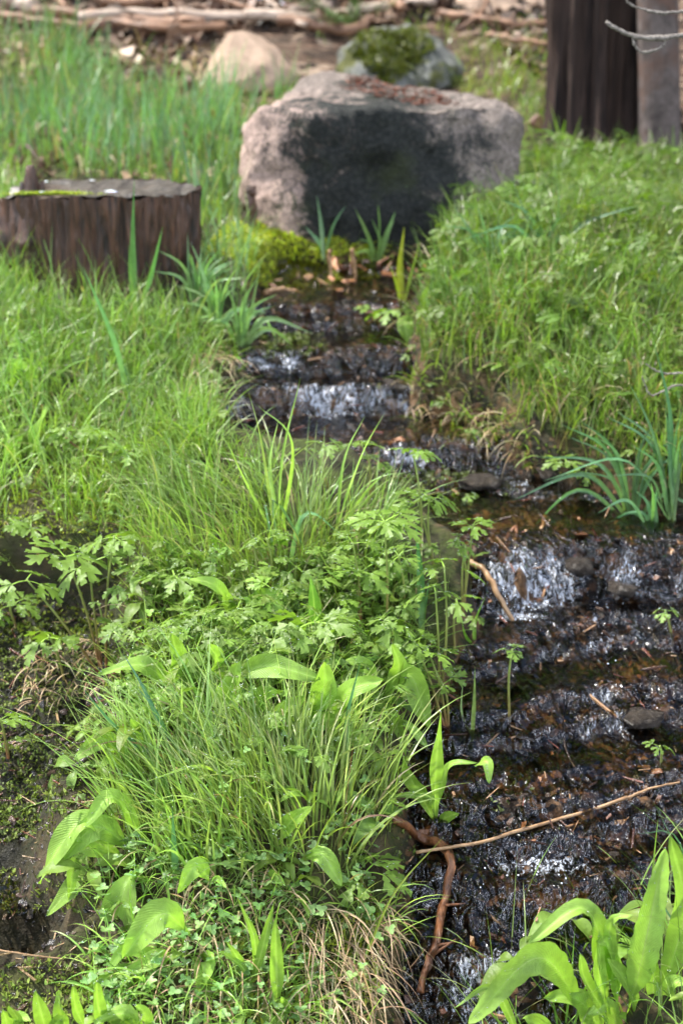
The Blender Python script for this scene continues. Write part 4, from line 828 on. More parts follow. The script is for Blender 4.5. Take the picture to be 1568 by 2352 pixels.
def px_hull(front, yf, back, yb): return [pt(u, v, yf+(d or 0)) for u, v, *dd in front for d in [dd[0] if dd else 0]]+[pt(u, v, yb) for u, v in back]
yb0 = at(820, 560)[1]+.02
M_main = stone('granite_dark_lichen', (.08, .068, .058), (.30, .25, .215), (.008, .010, .009), .50, pink=(.47, .335, .28), scale=9, darkband=((.0, -.17, .20), .50, (1.1, .5, .8)), pinkat=((-.42, -.2, .22), .50))
MB_ = boulder('boulder', [pt(*q[:2], yb0+q[2]) for q in [(558,290,.16),(556,400,.10),(590,520,.08),(660,560,.02),(820,585,-.02),(1060,570,.0),(1170,540,.06),(1188,400,.10),(1192,275,.14),(1120,238,.14),(850,255,.0),(720,262,-.0),(610,255,.10),
   (680,222,.30),(705,178,.62),(840,172,.72),(1010,218,.62),(1130,228,.45),(560,480,.5),(1190,500,.6),(700,560,.7),(1180,300,.6)]], M_main,
   'large blocky granite boulder with a black lichen stain on its front face', amp=.017, freq=9, smooth_it=-1, sub=6)
# rusty needles and moss caps resting on the big boulder
def patch_on(name, target, uvpoly, n, size, cols, label, cat, mat, blade=False, parent=None):
    """scatter small pieces over an already built stone by ray casting straight down"""
    dg = bpy.context.evaluated_depsgraph_get(); uvp = np.array(uvpoly, float); P = []
    inv = target.matrix_world.inverted() if False else None
    off = Vector(target.location)
    for _ in range(n*6):
        u = random.uniform(uvp[:, 0].min(), uvp[:, 0].max()); v = random.uniform(uvp[:, 1].min(), uvp[:, 1].max())
        if not poly_mask(np.array([u]), np.array([v]), uvp)[0]: continue
        d = Vector(ray(u, v)).normalized(); ok, loc, nn, _i = target.ray_cast(Vector(CAM)-off, d)
        if ok: P.append(np.array(loc+off)+np.array(nn)*.001)
        if len(P) >= n: break
    if not P: return
    P = np.array(P); n = len(P); b = B()
    for k in range(3 if blade else 1):
        az = rng.uniform(0, 6.283, n); L = rng.uniform(.6, 1.3, n)*size; W = L*(.5 if blade else .22)
        V, F, C = blades(P+rng.normal(0, size*.2, (n, 3))*[1, 1, .2], L, W, az, rng.uniform(.2, 1.0, n) if blade else rng.uniform(1.2, 1.6, n), rng.uniform(.1, .8, n), 2, col=gcol(n, np.array(cols[0]), np.array(cols[1]), .2), three=False, taper=.5)
        b.add(V, F, C)
    return tag(b.build(name, mat, own=False), label, cat, kind='stuff')
patch_on('needles', MB_, [(800,172),(850,168),(1010,212),(1060,240),(960,240),(790,205)], 800, .022, [(.16, .045, .02), (.08, .025, .014)], 'rust-red needles lying on top of the large boulder', 'needles', M_straw)
ys2 = at(560, 225)[1]
M_tan = stone('tan_rock', (.22, .15, .10), (.44, .32, .235), (.10, .06, .045), .66, scale=5)
boulder('boulder', [pt(*q[:2], ys2+q[2]) for q in [(440,160,.0),(480,70,.1),(510,40,.3),(575,42,.35),(650,85,.25),(720,155,.1),(715,200,.0),(560,230,-.05),(430,225,-.02),(450,230,.5),(690,220,.5),(640,100,.5)]], M_tan, 'smooth tan boulder wedged below the fallen logs', amp=.02, freq=4)
ys3 = at(900, 215)[1]-.12
M_gm = stone('grey_mossy_rock', (.06, .062, .056), (.19, .195, .175), (.03, .035, .02), .50, moss=((.07, .075, .015), .53), scale=6)
GMB = boulder('boulder', [pt(*q[:2], ys3+q[2]) for q in [(745,130,.1),(785,60,.2),(850,45,.3),(940,35,.35),(1015,72,.3),(1085,140,.15),(1105,210,.05),(900,235,-.1),(740,220,.0),(760,230,.8),(1100,230,.8),(960,60,.8),(830,65,.7)]], M_gm, 'grey boulder patched with dark green moss behind the big boulder', amp=.03, freq=5)
patch_on('moss', GMB, [(830,75),(960,60),(1000,110),(900,200),(860,180),(800,120)], 900, .02, [(.13, .15, .02), (.06, .075, .015)], 'olive moss tufts growing on the grey boulder', 'moss', M_moss, blade=True)
ys4 = at(1150, 60)[1]+.1
boulder('boulder', [pt(*q[:2], ys4+q[2]) for q in [(1000,10,.1),(1040,-40,.2),(1120,-70,.3),(1260,-70,.3),(1290,0,.2),(1280,60,.0),(1150,65,-.02),(1050,45,.0),(1040,40,.7),(1290,60,.7),(1270,-60,.8)]], M_tan, 'tan boulder on the far slope beside the dark trunk', amp=.03, freq=4)
ys5 = at(1200, 240)[1]
boulder('rock', [pt(*q[:2], ys5+q[2]) for q in [(1165,240,0),(1180,200,.05),(1215,195,.08),(1250,215,.05),(1255,250,0),(1200,262,-.03),(1180,255,.2),(1250,250,.2),(1220,205,.2)]], stone('mossy_rock', (.10, .10, .07), (.2, .2, .14), (.03, .03, .02), .6, moss=((.10, .12, .015), .45), scale=12), 'small rock capped with moss between the big boulder and the trunk', cat='rock', amp=.012, freq=12)
M_wet = stone('wet_dark_rock', (.015, .012, .010), (.07, .055, .042), (.008, .007, .006), .6, scale=14); M_wet.node_tree.nodes['Principled BSDF'].inputs['Roughness'].default_value = .2
def rock(u, v, w, h, label, mat=None):
    p = pt(u, v, v2y(v)); s = mpp(p[1]); P = []
    for k in range(22):
        d = nrm(rng.normal(0, 1, 3)); P.append(p+d*np.array([w*s*.5, w*s*.42, h*s*.5])*rng.uniform(.85, 1.05)-np.array([0, 0, h*s*.2]))
    return boulder('rock', P, mat or M_wet, label, sub=5, amp=.006, freq=30, smooth_it=1, cat='rock', group='wet rocks in the stream')
for a in [(660,815,150,60,'flat black rock with moss in the upper falls'),(900,880,110,50,'black rock at the right end of the foaming fall'),(1090,1100,150,56,'dark rock holding back the middle step'),(1260,1080,90,44,'wet rock under the far bank moss'),
          (1330,1290,120,70,'dark rock right of the small waterfall'),(1430,1340,110,60,'wet rock near the right pool'),(1110,1880,120,60,'low black rock behind the solitary sprout'),(1300,1930,150,60,'dark rock under the dry stalk'),(1480,1640,150,60,'dark rock on the right of the long riffle'),
          (1180,1560,120,50,'dark rock beside the lone small sprout'),(1420,1960,130,60,'black rock at the top of the lower fall'),(1060,2110,100,46,'rock beside the curved root'),(1300,1680,90,40,'small rock in the middle of the long riffle')]: rock(*a)

# ------------------------------------------------------------------ stump
def build_stump():
    yb = at(240, 690)[1]; sc = mpp(yb); c = pt(240, 690, yb); c[2] = float(H(c[0], yb+.2)); cy_ = yb+.22
    top = pt(240, 428, cy_)[2]; R = 222*mpp(cy_); cx = pt(238, 428, cy_)[0]; zb = min(float(H(cx, cy_-R)), float(H(cx, cy_)))-.06
    t = thing('tree_stump', (cx, cy_, zb), 'broad sawn tree stump with dark shredded bark and a wet grey top', 'stump')
    na, nh = 260, 46; a = np.arange(na)*2*np.pi/na; hh = np.linspace(0, 1, nh)
    A, Hh = np.meshgrid(a, hh)
    ridg = fbm(np.cos(A)*9+np.sin(A)*3, np.sin(A)*9+Hh*.9, 4, .6); fine = fbm(A*38, Hh*3.0+np.sin(A*3), 3, .6)
    flare = .16*(1-Hh)**2+.0*Hh
    left = np.exp(-((A-np.pi)/.5)**2); r = R*(.90+.10*Hh+flare*.4+.35*left*(1-Hh)**1.2)*(1+.06*ridg+.03*fine-.02*np.abs(fine)+.03*fbm(A*11, Hh*1.5, 2))
    zt = top+.003*np.sin(a*3)+.003*fbm(np.cos(a)*6, np.sin(a)*6, 3)-.035*np.exp(-((a-np.pi)/.35)**2)
    Z = zb+(zt[None]+.007*fbm(A*9, A*0, 4, .7)*Hh**8-zb)*Hh; X = cx+r*np.cos(A); Y = cy_+r*np.sin(A)*.66-.05
    o = obj('bark', np.stack([X, Y, Z], -1).reshape(-1, 3), grid_faces(nh, na, True), M_bark, t)
    # cut top
    nr = 26; q = np.linspace(1, 0.0, nr)[:, None]; X2 = cx+(r[-1]*np.cos(a))[None]*q*.985; Y2 = cy_-.05+(r[-1]*np.sin(a))[None]*q*.985*.66
    Z2 = top+.002+(zt-top)[None]*q**6+.006*fbm(X2*16, Y2*16, 4)-.02*np.exp(-((X2-cx-.07)/.1)**2)*0
    obj('cut_top', np.stack([X2, Y2, Z2], -1).reshape(-1, 3), grid_faces(nr, na, True), M_cut, t)
    # splinter and low shoulder on the left
    sx = pt(68, 405, cy_)[0]
    def shard(u, vtop, w, dy, name, hbase=None):
        x = pt(u, 430, cy_+dy)[0]; zt_ = pt(u, vtop, cy_+dy)[2]; zb_ = top-.12 if hbase is None else hbase; b = B(); m = 12
        P = np.stack([x+np.linspace(-.3, .25, m)*w*.4, np.full(m, cy_+dy), np.linspace(zb_, zt_, m)], -1); add_tube(b, P, w*np.linspace(1, .22, m)**1.1, np.ones(3), 12, rough=.25, seed=u); return b.build(name, M_bark, t)
    shard(70, 380, .045, -.12, 'splinter'); shard(50, 418, .030, -.12, 'splinter'); shard(95, 416, .024, -.13, 'splinter')
    b = B(); m = 16; zz = np.linspace(zb, pt(20, 465, cy_)[2], m); xx = pt(20, 465, cy_)[0]+np.linspace(.0, .02, m)
    V, F, T = tube(np.stack([xx, np.full(m, cy_-.02), zz], -1), np.linspace(.10, .085, m), 40, rough=.12, seed=3, ridges=.03); b.add(V, F, np.ones(3)); b.T.append(T); b.build('bark', M_bark, t)
    # moss crescent on the top
    n = 1500; x = cx-R*.45+rng.normal(0, R*.16, n); y = cy_-.05-R*.48+np.abs(rng.normal(0, R*.06, n)); P = np.stack([x, y, np.full(n, top+.004)], -1)
    V, F, C = blades(P, rng.uniform(.004, .010, n), rng.uniform(.004, .008, n), rng.uniform(0, 6.28, n), rng.uniform(.3, 1.1, n), rng.uniform(.1, .8, n), 2, col=gcol(n, MY*.8, MG*1.5), three=False)
    obj('moss', V, F, M_moss, t, C=C)
    return cx, cy_, top, R
SX, SY, STOP, SR = build_stump()
M_snow, Ns, Ls, Ps = mat_new('snow'); Ps.inputs['Base Color'].default_value = (.82, .86, .92, 1); Ps.inputs['Roughness'].default_value = .6; Ps.inputs['Subsurface Weight'].default_value = .2
nb_ = noise(Ns, Ls, 120, 4); bb_ = Ns.new('ShaderNodeBump'); bb_.inputs['Strength'].default_value = .5; bb_.inputs['Distance'].default_value = .005; Ls.new(nb_.outputs['Fac'], bb_.inputs['Height']); Ls.new(bb_.outputs[0], Ps.inputs['Normal'])
def snow(p, w, d, h, label):
    P = []
    for k in range(18):
        q = nrm(rng.normal(0, 1, 3)); P.append(p+q*np.array([w*.75, d, h*.5])*.5)
    return boulder('snow_patch', P, M_snow, label, sub=4, amp=.003, freq=40, smooth_it=2, cat='snow patch', group='melting snow patches')
for fx, fy, w_, lab in [(-.62, .42, .05, 'white snow remnant at the back left of the stump top'), (-.12, .62, .05, 'snow remnant at the back middle of the stump top'), (.18, -.72, .07, 'thin snow streak at the front edge of the stump top'), (-.52, -.72, .03, 'tiny snow speck beside the stump moss')]:
    snow(np.array([SX+fx*SR, SY-.05+fy*SR*.62, STOP+.010]), w_, .03, .016, lab)
p = pt(8, 470, SY-.02); snow(np.array([p[0]+.01, p[1], p[2]+.012]), .05, .04, .02, 'snow lump on the low left shoulder of the stump')
for u, v, w_, lab in [(590, 45, .10, 'small snow patch beside the logs left of the tan boulder top'), (735, 50, .12, 'snow patch behind the long log right of the tan boulder'), (770, 42, .08, 'small snow patch just right of the snow by the long log'), (600, 8, .14, 'snow patch at the top edge of the slope'), (650, 22, .07, 'little snow crumb below the snow at the top edge'), (480, 60, .07, 'snow crumb on the logs above the tan boulder')]:
    q = at(u, v, .03); snow(q, w_, .06, .04, lab)

Q = []
for (p, a, b_, st_) in FP:
    m = int(45*max(0, st_-.45)); x = p[0]+rng.normal(0, a*.35, m); y = p[1]-b_*.5+rng.normal(0, b_*.25, m); Q.append(np.stack([x, y, zmain(x, y)+np.abs(rng.normal(0, .004, m))], -1))
Q = np.concatenate(Q); BUB = Q[in_stream(Q[:, 0], Q[:, 1]) > .01]
# ------------------------------------------------------------------ logs and sticks
def stick(pxs, rpx, mat, label, name='stick', cat='stick', lift=.01, group=None, n=40, taper=.7, ys=None, rough=.12, stubs=0, sides=10, tw=0, on_water=False):
    P = []
    for i, q in enumerate(pxs):
        if ys is not None: P.append(pt(q[0], q[1], ys[i]))
        else:
            a_ = at(q[0], q[1], lift)
            if on_water: a_[2] = max(a_[2], float(zmain(a_[0], a_[1]))+lift)
            P.append(a_)
    P = spline(P, n); y = P[:, 1].mean(); r = rpx*mpp(y); P = P+np.stack([fbm(np.arange(n)*.25+rpx, np.arange(n)*0+k, 2)*r*.35 for k in range(3)], -1)
    R = np.linspace(r, r*taper, n); b = B(); add_tube(b, P, R, np.ones(3), sides, rough=rough, seed=len(label))
    for k in range(stubs):
        i = rng.integers(4, n-4); d = nrm(np.array([rng.normal(0, 1), rng.normal(0, .5), abs(rng.normal(.6, .5))])); Q = P[i]+d*np.linspace(0, r*rng.uniform(3, 7), 5)[:, None]; add_tube(b, Q, np.linspace(r*.4, r*.15, 5), np.ones(3), 6)
    return tag(b.build(name, mat), label, cat, group)
LOGS = [
 ([(-60,-10),(20,20),(75,45)], 26, M_logpale, 'thick pale log end at the top left corner'),
 ([(80,52),(200,62),(330,72),(470,80)], 13, M_log, 'long straight branch crossing behind the sword leaves at the top left'),
 ([(180,70),(380,60),(560,62),(760,40)], 13, M_logpale, 'pale branch running above the tan boulder'),
 ([(230,35),(400,20),(480,0),(560,-20)], 11, M_log, 'dark branch rising to the top edge left of centre'),
 ([(180,95),(260,82),(380,92),(520,85)], 11, M_log, 'brown branch lying lowest beside the tan boulder'),
 ([(560,62),(720,66),(850,42),(1000,30)], 13, M_logpale, 'pale branch passing behind the mossy boulder'),
 ([(760,-8),(850,15),(930,45)], 15, M_log, 'orange-brown log slanting down above the mossy boulder'),
 ([(560,10),(700,2),(800,8)], 13, M_logpale, 'whitish log at the top edge above the tan boulder'),
 ([(640,75),(780,92),(860,75)], 13, M_log, 'rusty log between the tan and mossy boulders'),
 ([(0,60),(100,75),(200,90)], 9, M_log, 'thin branch at the top left behind the sword leaves'),
 ([(1010,55),(1100,70),(1180,85),(1270,78)], 9, M_log, 'reddish branch lying across the slope left of the dark trunk'),
 ([(1120,110),(1180,120),(1270,135)], 8, M_log, 'broken branch lying lowest left of the dark trunk'),
 ([(300,0),(420,10),(520,30),(600,60)], 8, M_log, 'thin crossing branch above the pale branch'),
 ([(940,5),(1010,10),(1070,-10)], 9, M_logpale, 'short pale branch below the tan boulder at the top'),
 ([(60,-20),(120,10),(150,40)], 8, M_log, 'dark short branch beside the thick pale log end'),
 ([(700,85),(660,60),(610,20)], 6, M_logpale, 'slim grey branch leaning across the logs behind the tan boulder'),
 ([(1050,95),(1100,60),(1120,20)], 6, M_log, 'slender upright twig bundle stem on the far slope'),
]
for i, (px, r, m_, lab) in enumerate(LOGS): stick(px, r, m_, lab, 'fallen_branch', 'branch', lift=.05, group='fallen branches on the slope', stubs=2)
yR = v2y(1950)
stick([(905,1885),(960,1940),(1010,1985),(1035,2040),(1018,2120),(1000,2200),(985,2260),(965,2315)], 13, M_root, 'curved orange-brown root bending down into the lower falls', 'root', 'root', lift=.010, on_water=True, rough=.25, stubs=5, n=60, sides=14)
stick([(955,1957),(1100,1935),(1200,1905),(1330,1868),(1440,1832)], 4.6, M_stick, 'long straight straw-coloured stalk slanting over the water', 'dry_stalk', 'stalk', ys=[v2y(1950)-.03, v2y(1950)-.03, v2y(1930)-.02, v2y(1900), v2y(1870)], rough=.05, taper=1.1)
stick([(1440,1832),(1490,1812),(1560,1796)], 3.6, M_stick, 'thin pale twig continuing past the long stalk to the right edge', 'dry_stalk', 'stalk', ys=[v2y(1870), v2y(1850), v2y(1830)], rough=.3)
stick([(1078,1292),(1110,1310),(1140,1360),(1176,1425)], 8.5, M_stick, 'brown bent stick beside the small waterfall', 'stick', 'stick', ys=[v2y(1290)-.03, v2y(1300)-.05, v2y(1370)-.05, v2y(1410)-.03], stubs=1)
stick([(115,1792),(170,1770),(235,1742)], 8, M_stickd, 'black wet branch on the mud left of the tussock', 'stick', 'stick', lift=.012)
stick([(120,1800),(180,1745),(250,1735),(300,1740)], 2.6, M_stickd, 'thin reddish twig lying over the black wet branch', 'twig', 'twig', lift=.03)
stick([(608,690),(650,686),(700,694)], 6.5, M_stick, 'short pale stick on the debris dam', 'stick', 'stick', lift=.02)
stick([(1322,1092),(1335,1112),(1346,1134)], 5, M_stickd, 'short dark stick end poking into the right pool', 'stick', 'stick', lift=.03)
stick([(840,742),(862,750),(870,772)], 4.5, M_root, 'small rusty hooked twig in the upper riffle', 'twig', 'twig', lift=.02)
stick([(752,772),(792,744)], 3.5, M_root, 'small straight red twig in the upper riffle', 'twig', 'twig', lift=.02)
stick([(1300,1640),(1290,1700),(1310,1760),(1345,1800)], 3, M_stickd, 'long thin black twig in the right riffle', 'twig', 'twig', lift=.02)
stick([(1060,1868),(1090,1886),(1115,1905)], 4, M_stickd, 'short dark twig left of the long stalk', 'twig', 'twig', lift=.02)
stick([(1250,1212),(1242,1240)], 6, M_stick, 'stubby bark piece standing on the brown shelf', 'bark_piece', 'bark piece', lift=.02)
stick([(1160,1258),(1180,1240),(1186,1252)], 6, M_root, 'rusty curled bark piece above the waterfall', 'bark_piece', 'bark piece', lift=.02)
stick([(1455,1272),(1500,1262),(1570,1268)], 2.6, M_stickd, 'thin dark twig lying above the right pool', 'twig', 'twig', lift=.02)
stick([(1030,1625),(1060,1650),(1098,1706)], 3, M_root, 'red submerged stem at the stream edge', 'twig', 'twig', lift=.02)
stick([(0,2206),(70,2205),(146,2226)], 2.4, M_stick, 'pale stem floating on the lower left pool', 'dry_stalk', 'stalk', lift=.012)
stick([(573,520),(575,470),(578,432)], 15, M_bark, 'dark wooden stub standing at the left foot of the big boulder', 'wood_stub', 'wood stub', ys=[at(575,520)[1]]*3, taper=.8, rough=.25)
stick([(905,640),(960,620),(1010,640)], 5, M_root, 'rusty stick lying across the debris dam', 'stick', 'stick', lift=.02)
stick([(757,575),(756,600),(762,650)], 5, M_stick, 'pale dry stem hanging on the dam, left one of two', 'dry_stalk', 'stalk', ys=[v2y(640)+.02]*3)
stick([(808,572),(812,600),(816,640)], 5, M_stick, 'pale dry stem hanging on the dam, right one of two', 'dry_stalk', 'stalk', ys=[v2y(640)+.02]*3)
stick([(150,1005),(215,1060),(245,1130),(262,1190)], 2.2, M_root, 'thin arching red stem over the lawn foot', 'red_stem', 'stem', ys=[v2y(1180)]*4)

# ------------------------------------------------------------------ sword-leaved clumps and long hero blades
SG = np.array([.17, .31, .11])
def clump(base, bl, label, name='sword_leaved_clump', cat='plant', group='sword-leaved clumps', col=None, wpx=12, extra=0, ex=(90, 180), yoff=0, mat=None, drops=3, spread=.45):
    """bl: list of (mid px, tip px[, width]); extra random blades of ex px length"""
    r = at(*base); yr = r[1]+yoff; t = thing(name, r, label, cat, group); col = BG if col is None else col; s = mpp(yr)
    L = list(bl)
    for k in range(extra):
        a = rng.normal(0, spread); l = rng.uniform(*ex); m = (base[0]+math.sin(a)*l*.5, base[1]-math.cos(a)*l*.6); e = (base[0]+math.sin(a*1.7)*l, base[1]-math.cos(a*1.6)*l*.95); L.append((m, e))
    for q in L:
        wd = (q[2] if len(q) > 2 else wpx*rng.uniform(.7, 1.15))*s; d = rng.normal(0, .03)
        P = [r+np.array([rng.normal(0, 5)*s, rng.normal(0, .01), -.01]), pt(*q[0], yr+d*.6), pt(*q[1], yr+d*1.3)]; Ln = sum(np.linalg.norm(P[i+1]-P[i]) for i in range(2))
        V, F = sheet(Ln, wd, 16, 0, 0, 0, lambda t: (.75+.25*np.sin(np.pi*t))*np.clip((1-t)/.55, 0, 1)**.8, 3, .5)
        V = bend_on(V, P, Ln, nrm(np.array([rng.normal(0, .5), -.8, .5])), rng.normal(0, .25), rng.normal(0, .5)); c = gcol(1, col, col*1.15, .12)[0]
        C = leaf_color(V, c, 3, 1.2); tt = np.repeat(np.linspace(0, 1, 16), 3)[:, None]; C = C*(1-.35*(1-tt)**3)+np.array([.35, .38, .12])*.35*(1-tt)**3; dropson(V, drops)
        obj('blade', V, F, M_grass, t, C=C)
    return t
clump((312,720), [((308,560),(309,400),20),((345,640),(374,520),12),((300,650),(296,560),8)], 'tall straight blade standing in front of the stump', wpx=12, col=np.array([.10,.24,.06]))
clump((312,935), [((262,790),(190,612),17),((300,880),(270,800),8)], 'long blue-green blade leaning left in the lawn below the stump')
clump((455,720), [], 'clump of sword leaves against the right side of the stump', extra=18, ex=(110,190), wpx=13, col=SG, spread=.28)
clump((500,770), [((470,640),(440,560))], 'sword-leaved clump between stump and stream, middle of three', extra=20, ex=(100,190), wpx=13, col=SG, spread=.3)
clump((550,800), [((600,730),(640,790)),((590,650),(600,600))], 'sword-leaved clump drooping over the stream edge', extra=18, ex=(90,180), wpx=12, col=SG, spread=.4)
clump((745,590), [((738,520),(727,448)),((765,520),(795,470)),((735,560),(700,520))], 'small spiky clump on the moss left of the boulder centre', wpx=10)
clump((865,600), [((845,540),(815,478)),((895,520),(935,422)),((870,530),(868,470)),((885,545),(908,486),16),((850,560),(835,520)),((875,560),(852,500))], 'spiky clump on the moss in front of the boulder', wpx=12, col=np.array([.16,.28,.08]), extra=2, ex=(60,100))
clump((925,715), [((918,620),(928,520),18),((950,610),(965,550),8),((905,640),(890,600),8)], 'yellow-green upright blade standing in the riffle', col=YG*.9)
clump((1130,620), [((1085,540),(1040,470)),((1110,520),(1090,460))], 'dark sword leaves at the right foot of the big boulder', extra=8, ex=(90,160), wpx=9, col=BG*.8)
clump((1250,600), [((1330,520),(1470,470),12),((1200,480),(1170,400)),((1280,480),(1275,380))], 'dark arching sword leaves on the far bank below the trunk', extra=9, ex=(90,190), wpx=10, col=BG*.85)
clump((1290,350), [((1275,290),(1262,230),12)], 'single blade against the dark trunk base', extra=2, ex=(60,100), wpx=9, col=GR)
clump((1450,1200), [((1420,1050),(1360,1000)),((1500,1080),(1568,1000))], 'large blue-green clump at the right edge above the pool', extra=14, ex=(150,290), wpx=12, col=BG*.9)
clump((1540,1180), [((1540,960),(1500,780)),((1500,1000),(1440,870),10)], 'tall dark clump at the right edge of the far bank', extra=12, ex=(160,320), wpx=12, col=BG*.9)
clump((1500,1220), [((1440,1150),(1370,1180)),((1520,1200),(1480,1240))], 'drooping clump at the water by the right edge', extra=8, ex=(60,120), wpx=12, col=BG*1.1)
clump((650,1330), [((632,1145),(742,1340),14),((700,1180),(800,1245),13),((610,1160),(625,1240),12)], 'bent drop-covered wide blades arching out of the upper tussock', col=np.array([.17,.33,.13]), drops=40, group='long grass tufts', name='grass_tuft')
clump((640,1240), [((650,1050),(690,868),10),((600,1010),(568,890),10),((670,1020),(590,930),11),((620,1080),(640,960),10),((560,1100),(520,1010),8)], 'tall upright blades with tips against the pool', col=GL, drops=8, group='long grass tufts', name='grass_tuft')
clump((770,1230), [((830,1050),(882,950),11),((790,1060),(838,955),9),((840,1130),(905,1070),8)], 'long blades leaning right from the upper tussock', col=GL, drops=8, group='long grass tufts', name='grass_tuft')
clump((420,1760), [((340,1600),(282,1500),14),((290,1690),(188,1580),16),((360,1640),(315,1580),13)], 'blue-green blades leaning left out of the lower tussock', col=np.array([.09,.23,.12]), drops=10, group='long grass tufts', name='grass_tuft')
clump((408,2030), [((400,1940),(396,1855),19)], 'single flat blue-green blade on the left of the lower tussock', col=BG, group='long grass tufts', name='grass_tuft')
clump((968,1450), [((965,1330),(955,1200),20),((975,1400),(985,1330),8)], 'broad dark-green blade beside the drop-covered rosette', col=np.array([.08,.22,.06]), group='long grass tufts', name='grass_tuft')
clump((790,1760), [((800,1640),(828,1520),13)], 'single blade rising behind the lower tussock', col=BG*1.2, group='long grass tufts', name='grass_tuft')
clump((1100,1500), [((1090,1430),(1115,1370),10),((1070,1460),(1060,1420),10),((1050,1490),(1010,1470),8)], 'small blades at the stream edge under the feathery sprout', col=GR, group='long grass tufts', name='grass_tuft')
clump((1090,1700), [((1088,1620),(1090,1530),11),((1060,1640),(1063,1560),7)], 'two slim upright shoots standing at the stream edge', col=np.array([.17,.24,.06]), group='long grass tufts', name='grass_tuft')
clump((1600,2190), [((1520,2080),(1440,1980),9),((1560,1935),(1460,1915),8),((1570,2000),(1500,1840),7)], 'long blades entering over the bottom corner plant', col=np.array([.09,.23,.08]), group='long grass tufts', name='grass_tuft')
clump((1290,2420), [((1270,2300),(1218,2215),8),((1310,2250),(1320,2130),7),((1180,2380),(1050,2230),7),((1350,2250),(1400,2160),8)], 'fine blades crossing the lowest broad leaves', col=GR, group='long grass tufts', name='grass_tuft')
clump((820,2230), [((900,2230),(965,2352),7),((900,2060),(1020,1920),7)], 'arching blades at the foreground bank edge', col=YG*.8, group='long grass tufts', name='grass_tuft')
clump((330,2200), [((300,2080),(310,2000),5),((260,2200),(200,2150),5),((240,2300),(235,2150),6)], 'fine grass sprig over the lower left pool', col=GR, group='long grass tufts', name='grass_tuft')
clump((560,1830), [((420,1870),(280,1895),11),((500,1860),(380,2050),11),((470,1760),(320,1800),10)], 'wide dewy blades arching left and down from the lower tussock', col=GL, drops=30, group='long grass tufts', name='grass_tuft')

# ------------------------------------------------------------------ trees at the right
def trunk(base_uv, top_uv, rpx, mat, label, name, hgt=4.5, flare=.3, seed=1, ridge=.06):
    b0 = at(*base_uv); y = b0[1]+rpx*mpp(b0[1]); s = mpp(y); c = pt(base_uv[0], base_uv[1], y); t1 = pt(top_uv[0], top_uv[1], y); r = rpx*s
    d = (t1-c)/(t1[2]-c[2]); z0 = float(H(c[0], y))-.08; zs = np.concatenate([np.linspace(z0, z0+.9, 50), np.linspace(z0+.95, z0+hgt, 40)]); na = 120; a = np.arange(na)*2*np.pi/na
    A, Zz = np.meshgrid(a, zs); h = Zz-z0; R = r*(1+flare*np.exp(-h/.09)*(1+.6*np.cos(A*5+seed))-.05*h)*(1+ridge*fbm(np.cos(A)*7+seed, np.sin(A)*7+Zz*.7, 4, .6)+ridge*.4*fbm(A*22, Zz*3, 2)); R = np.maximum(R, .02)
    cx = c[0]+d[0]*(Zz-c[2]); X = cx+R*np.cos(A); Y = y+R*np.sin(A)+d[1]*(Zz-c[2]); t = thing(name, (c[0], y, z0), label, 'tree')
    obj('trunk', np.stack([X, Y, Zz], -1).reshape(-1, 3), grid_faces(len(zs), na, True), mat, t)
    # needle crown, high above the frame: it is what keeps the trunk in shade
    top = np.array([c[0]+d[0]*(z0+hgt-c[2]), y, z0+hgt]); b = B(); n = 900
    for k in range(26):
        az = rng.uniform(0, 6.28); zz = rng.uniform(hgt*.42, hgt*.98); ln = rng.uniform(.8, 1.5)*(1.25-zz/hgt*.6); p0 = np.array([c[0]+d[0]*(z0+zz-c[2]), y, z0+zz]); p1 = p0+np.array([math.cos(az)*ln, math.sin(az)*ln, rng.uniform(-.15, .25)])
        Q = spline([p0, (p0+p1)/2+[0, 0, .06], p1], 8); add_tube(b, Q, np.linspace(.02, .005, 8), np.array([.06, .045, .035]), 5)
        m = 130; f = rng.uniform(.15, 1, m); base = p0+(p1-p0)*f[:, None]+rng.normal(0, .05, (m, 3))
        V, F, C = blades(base, rng.uniform(.08, .18, m), rng.uniform(.02, .045, m), rng.uniform(0, 6.28, m), rng.uniform(.8, 1.9, m), rng.uniform(0, .6, m), 2, col=gcol(m, np.array([.03, .06, .02]), np.array([.05, .09, .03])), three=False); b.add(V, F, C)
    b.build('crown', M_moss, t); return t
trunk((1365,345), (1376,-20), 110, M_trunk, 'thick dark reddish tree trunk with shredded bark at the top right', 'cedar_tree', hgt=4.6, flare=.45, seed=2, ridge=.2)
trunk((1516,372), (1510,-20), 46, M_trunk2, 'slim grey smooth-barked tree trunk at the right edge', 'slim_tree', hgt=4.0, flare=.25, seed=5, ridge=.02)
b = B()  # conifers out of view, added so the water mirrors something dark
for k in range(70):
    x0 = rng.uniform(-22, 24); y0 = rng.uniform(15, 24); z0 = float(H(x0, y0)); h = rng.uniform(7, 12); m = 420; f = rng.random(m)**.7; aa = rng.uniform(0, 6.28, m); rr = (1-f)*h*.22*rng.uniform(.5, 1.1, m)+.05
    add_tube(b, [[x0, y0, z0-.2], [x0, y0, z0+h*.5], [x0, y0, z0+h*.95]], [.16, .1, .03], np.array([.05, .035, .025]), 6)
    P_ = np.stack([x0+rr*np.cos(aa), y0+rr*np.sin(aa), z0+.6+f*(h-.6)], -1); V, F, C = blades(P_, rng.uniform(.5, 1.0, m), rng.uniform(.25, .5, m), aa, rng.uniform(1.2, 1.9, m), rng.uniform(0, .5, m), 2, col=gcol(m, np.array([.02, .04, .015]), np.array([.04, .07, .02])), three=False); b.add(V, F, C)
